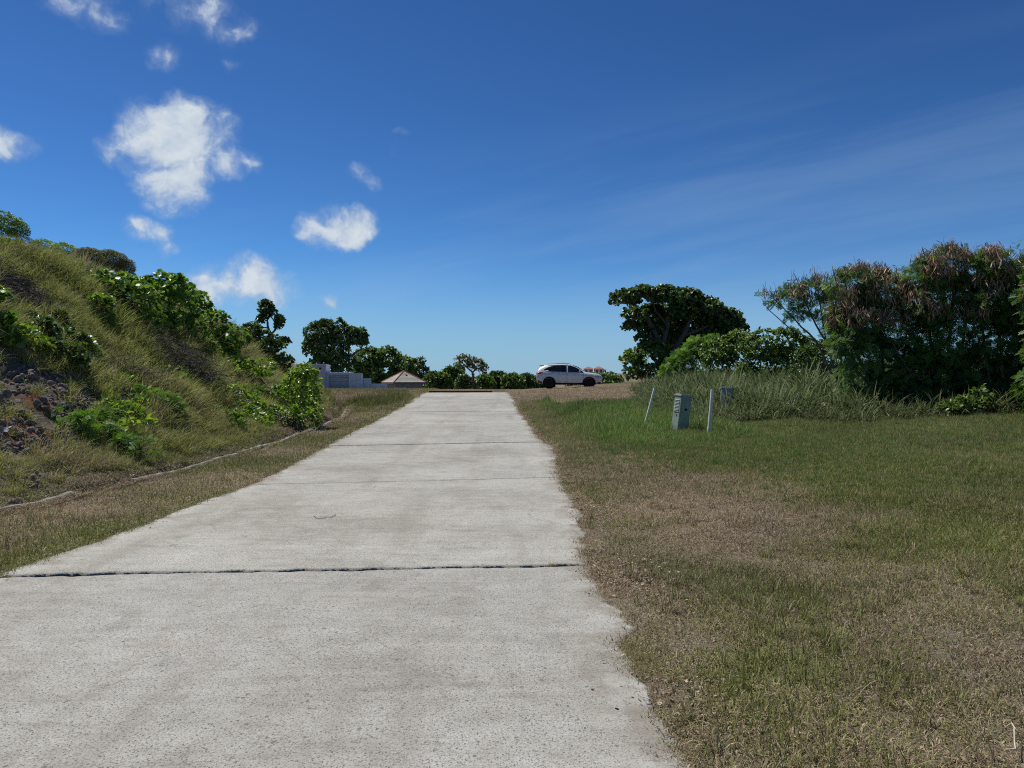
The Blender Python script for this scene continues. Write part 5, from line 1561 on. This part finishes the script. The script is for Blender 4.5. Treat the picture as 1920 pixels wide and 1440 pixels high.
# ------------------------------------------------------------------ parked car
m, n, out = new_mat('silver car paint')
p = n.n('ShaderNodeBsdfPrincipled', {'Base Color': (0.50, 0.51, 0.53, 1), 'Metallic': 0.2, 'Roughness': 0.36, 'Coat Weight': 0.7, 'Coat Roughness': 0.05})
co = n.n('ShaderNodeTexCoord').outputs['Object']
n.t.links.new(n.ramp(n.noise(co, 3.0, 5, 0.6), [(0.3, (0.58, 0.59, 0.61)), (0.7, (0.65, 0.655, 0.665))]), p.inputs['Base Color'])
finish(n, out, p.outputs[0])
M['paint'] = m
M['carglass'] = simple('tinted glass', (0.006, 0.007, 0.009), 0.04, 0.5, var=0.02, coat=0.5)
M['blackplastic'] = simple('black plastic', (0.018, 0.018, 0.02), 0.6, 0.35)
M['tyre'] = simple('tyre rubber', (0.018, 0.017, 0.017), 0.85, 0.2)
M['alloy'] = simple('alloy', (0.30, 0.30, 0.31), 0.4, 0.5, metal=0.8)
M['taillamp'] = simple('red lamp', (0.42, 0.012, 0.015), 0.15, 0.5, coat=0.6)
M['headlamp'] = simple('lamp glass', (0.30, 0.32, 0.34), 0.1, 0.5, coat=0.6)
M['chrome'] = simple('chrome', (0.7, 0.7, 0.72), 0.15, 0.5, metal=1.0)

# side outline of the car (x forward, z up): lower edge, belt, roof and half widths at stations
ST = np.array([-2.24, -2.16, -2.0, -1.7, -1.35, -0.9, -0.4, 0.1, 0.55, 0.9, 1.15, 1.45, 1.75, 2.0, 2.14, 2.22])
BOT = np.array([0.46, 0.36, 0.30, 0.27, 0.25, 0.24, 0.24, 0.24, 0.24, 0.25, 0.25, 0.26, 0.27, 0.28, 0.32, 0.40])
BELT = np.array([1.02, 1.10, 1.13, 1.12, 1.10, 1.08, 1.06, 1.045, 1.03, 1.02, 1.01, 0.97, 0.93, 0.86, 0.78, 0.66])
TOP = np.array([1.08, 1.22, 1.42, 1.56, 1.615, 1.645, 1.65, 1.60, 1.43, 1.20, 1.075, 1.045, 1.00, 0.93, 0.85, 0.72])
HW = np.array([0.80, 0.87, 0.90, 0.915, 0.92, 0.92, 0.92, 0.92, 0.92, 0.92, 0.915, 0.905, 0.885, 0.84, 0.77, 0.66])
RWF = np.array([0.86, 0.80, 0.74, 0.70, 0.68, 0.67, 0.67, 0.67, 0.70, 0.78, 0.84, 0.84, 0.84, 0.84, 0.84, 0.84])


def sect(x):
    b, bl, t, hw, rf_ = (float(np.interp(x, ST, a)) for a in (BOT, BELT, TOP, HW, RWF))
    sh = bl - 0.10
    return [(hw * 0.90, b), (hw * 0.965, b + 0.10), (hw * 0.985, b + 0.28), (hw, sh - 0.12), (hw * 0.985, sh), (hw * 0.94, bl), (hw * (0.94 * 0.45 + rf_ * 0.55), bl + (t - bl) * 0.55),
            (hw * rf_, bl + (t - bl) * 0.86), (hw * rf_ * 0.86, bl + (t - bl) * 0.965), (hw * rf_ * 0.5, t - 0.006), (0.0, t)]


def side_y(x, z):
    s = sect(x)
    return float(np.interp(z, [q[1] for q in s], [q[0] for q in s]))


car = link('parked_car', None, loc=(at(1068, 700, 52.5).x, 52.5, gz(3.9, 52.3) + 0.015), rot=(0, 0, R(-5)), label='silver suv parked side on at the top of the rise', cat='car')
cz = car.location.z
xs_ = np.unique(np.round(np.concatenate([ST, np.linspace(-2.2, 2.2, 45)]), 2))
secs = [sect(x) for x in xs_]
ns = len(secs[0])
mb = MB()
vs_ = []
for x, s in zip(xs_, secs):
    for yv, zv in s:
        vs_.append((x, -yv, zv))
    for yv, zv in reversed(s[:-1]):
        vs_.append((x, yv, zv))
k2 = 2 * ns - 1
fs = []
for i in range(len(xs_) - 1):
    for j in range(k2 - 1):
        fs.append((i * k2 + j, (i + 1) * k2 + j, (i + 1) * k2 + j + 1, i * k2 + j + 1))
    fs.append((i * k2, i * k2 + k2 - 1, (i + 1) * k2 + k2 - 1, (i + 1) * k2))
fs.append(tuple(range(k2)))
fs.append(tuple((len(xs_) - 1) * k2 + j for j in range(k2 - 1, -1, -1)))
mb.add(vs_, fs)
body = mb.build('body', M['paint'], car, smooth=True)


def side_panel(name, poly, mat, off=0.008, parent=car, both=True, n_=10):
    """a panel that follows the flank; poly = list of (x, zlow, zhigh)"""
    for sgn in ((-1, 1) if both else (-1,)):
        mb = MB(); vs_ = []
        for x, zl, zh in poly:
            for k in range(n_ + 1):
                z = zl + (zh - zl) * k / n_
                vs_.append((x, sgn * (side_y(x, z) + off), z))
        fs = [(i * (n_ + 1) + k, (i + 1) * (n_ + 1) + k, (i + 1) * (n_ + 1) + k + 1, i * (n_ + 1) + k + 1) for i in range(len(poly) - 1) for k in range(n_)]
        if sgn > 0:
            fs = [f[::-1] for f in fs]
        mb.add(vs_, fs)
        o = mb.build(name, M[mat], parent, smooth=True)
        s = o.modifiers.new('thick', 'SOLIDIFY'); s.thickness = 0.006; s.offset = 0


side_panel('front_window', [(-0.12, 1.085, 1.545), (0.1, 1.08, 1.52), (0.35, 1.075, 1.435), (0.55, 1.07, 1.345), (0.75, 1.065, 1.22), (0.93, 1.06, 1.09)], 'carglass')
side_panel('rear_window', [(-1.72, 1.235, 1.26), (-1.5, 1.17, 1.39), (-1.3, 1.14, 1.465), (-1.0, 1.12, 1.53), (-0.6, 1.10, 1.555), (-0.2, 1.09, 1.55)], 'carglass')
side_panel('sill_cladding', [(-0.92, 0.235, 0.36), (0.0, 0.235, 0.36), (0.92, 0.235, 0.36)], 'blackplastic', 0.012)
side_panel('window_trim', [(-1.62, 1.195, 1.212), (-1.3, 1.112, 1.128), (-0.6, 1.072, 1.088), (0.1, 1.052, 1.068), (0.95, 1.032, 1.048)], 'chrome', 0.01, n_=1)
side_panel('headlamp', [(1.62, 0.84, 0.88), (1.85, 0.79, 0.865), (2.05, 0.74, 0.82), (2.15, 0.70, 0.77)], 'headlamp', 0.01)
side_panel('tail_lamp', [(-2.23, 0.94, 1.05), (-2.12, 0.94, 1.08), (-1.95, 0.97, 1.085), (-1.80, 1.03, 1.075)], 'taillamp', 0.012)
side_panel('door_seam', [(-0.175, 0.37, 1.06), (-0.163, 0.37, 1.06)], 'blackplastic', 0.004)
side_panel('door_seam', [(0.915, 0.37, 1.02), (0.927, 0.37, 1.02)], 'blackplastic', 0.004)
side_panel('bumper_cladding', [(1.88, 0.285, 0.40), (2.05, 0.31, 0.42), (2.2, 0.39, 0.46)], 'blackplastic', 0.012)
side_panel('bumper_cladding', [(-2.23, 0.46, 0.58), (-2.1, 0.35, 0.52), (-1.85, 0.30, 0.42)], 'blackplastic', 0.012)
# windscreen, rear screen, grille
def cross_panel(name, mat, st, off):
    mb = MB(); vs_ = []
    for x, wf, dz in st:
        z = float(np.interp(x, ST, TOP)); hw = float(np.interp(x, ST, HW)) * float(np.interp(x, ST, RWF)) * wf
        for k in range(9):
            t = k / 8 * 2 - 1
            vs_.append((x, t * hw, z - dz - 0.02 * abs(t) ** 3 + off))
    mb.add(vs_, [(i * 9 + k, (i + 1) * 9 + k, (i + 1) * 9 + k + 1, i * 9 + k + 1) for i in range(len(st) - 1) for k in range(8)])
    o = mb.build(name, M[mat], car, smooth=True)
    s = o.modifiers.new('thick', 'SOLIDIFY'); s.thickness = 0.01; s.offset = 0
cross_panel('windscreen', 'carglass', [(0.22, 0.90, 0), (0.4, 0.92, 0), (0.6, 0.95, 0), (0.8, 0.97, 0), (1.0, 0.98, 0), (1.1, 0.98, 0)], 0.016)
cross_panel('rear_screen', 'carglass', [(-2.2, 0.87, 0), (-2.16, 0.9, 0), (-2.05, 0.9, 0), (-1.9, 0.9, 0), (-1.78, 0.88, 0)], 0.016)
cross_panel('sunroof', 'carglass', [(-0.9, 0.72, 0), (-0.5, 0.74, 0), (-0.1, 0.74, 0)], 0.012)
mb = MB(); mb.box(2.20, 2.235, -0.5, 0.5, 0.44, 0.64); mb.build('grille', M['blackplastic'], car, bevel=0.02)
mb = MB(); mb.box(-2.06, -1.74, -0.56, 0.56, 1.545, 1.575); mb.build('spoiler', M['paint'], car, bevel=0.012)
for sgn in (-1, 1):
    mb = MB(); mb.tube([(-1.5, sgn * 0.60, 1.57), (-1.35, sgn * 0.60, 1.64), (-0.4, sgn * 0.595, 1.685), (0.0, sgn * 0.59, 1.65), (0.1, sgn * 0.585, 1.60)], 0.016, 6); mb.build('roof_rail', M['chrome'], car, smooth=True)
    mb = MB()
    mb.add([(0.62, sgn * 0.90, 1.06), (0.80, sgn * 0.90, 1.06), (0.80, sgn * 1.08, 1.07), (0.64, sgn * 1.10, 1.08), (0.64, sgn * 0.92, 1.17), (0.76, sgn * 0.92, 1.16), (0.75, sgn * 1.06, 1.18), (0.64, sgn * 1.08, 1.20)],
           [(3, 2, 1, 0), (4, 5, 6, 7), (0, 1, 5, 4), (1, 2, 6, 5), (2, 3, 7, 6), (3, 0, 4, 7)])
    mb.build('wing_mirror', M['paint'], car, bevel=0.02, smooth=True)
    for hx in (-0.98, 0.02):
        mb = MB(); yy_ = side_y(hx, 0.93); mb.box(hx - 0.11, hx + 0.11, sgn * yy_ - 0.025, sgn * yy_ + 0.025, 0.915, 0.945); mb.build('door_handle', M['chrome'], car, bevel=0.01)
    for wx in (-1.36, 1.31):
        yo = 0.92
        # arch: black ring segment round the wheel opening, and a flat black disc painted as the well's shade
        mb = MB(); vs_ = []
        for k in range(25):
            a = R(-18 + 216 * k / 24)
            for rr, yy2 in ((0.355, yo - 0.03), (0.365, yo + 0.018), (0.44, yo + 0.012), (0.445, yo - 0.03)):
                vs_.append((wx + rr * math.cos(a), sgn * yy2, 0.345 + rr * math.sin(a)))
        mb.add(vs_, [(i * 4 + j, (i + 1) * 4 + j, (i + 1) * 4 + j + 1, i * 4 + j + 1) for i in range(24) for j in range(3)])
        mb.build('wheel_arch', M['blackplastic'], car, smooth=True)
        mb = MB(); mb.lathe([(0.39, 0.0), (0.39, 0.012)], 28, 'Y', (wx, 0, 0.345)); o = mb.build('well_shade_disc', M['hole'], car)
        o.location = (0, sgn * (yo + 0.001) - 0.006, 0)
        wh = link('wheel', None, parent=car, loc=(wx, sgn * (yo - 0.02), 0.345))
        mb = MB(); mb.lathe([(0.245, -0.11), (0.33, -0.12), (0.345, -0.09), (0.347, 0.0), (0.345, 0.045), (0.33, 0.062), (0.245, 0.055)], 32, 'Y'); mb.build('tyre', M['tyre'], wh, smooth=True)
        mb = MB(); mb.lathe([(0.25, sgn * 0.03), (0.235, sgn * 0.062), (0.222, sgn * 0.05), (0.21, sgn * 0.035)], 28, 'Y')
        for q in range(5):
            a = 2 * math.pi * q / 5 + 0.3
            ca, sa = math.cos(a), math.sin(a)
            def sp_(r_, w__, y__):
                return [(r_ * ca - w__ * sa, sgn * y__, r_ * sa + w__ * ca), (r_ * ca + w__ * sa, sgn * y__, r_ * sa - w__ * ca)]
            v4 = sp_(0.03, 0.03, 0.066) + sp_(0.22, 0.035, 0.058) + sp_(0.03, 0.03, 0.04) + sp_(0.22, 0.035, 0.036)
            mb.add(v4, [(0, 1, 3, 2), (4, 6, 7, 5), (0, 2, 6, 4), (1, 5, 7, 3)])
        mb.build('rim', M['alloy'], wh)
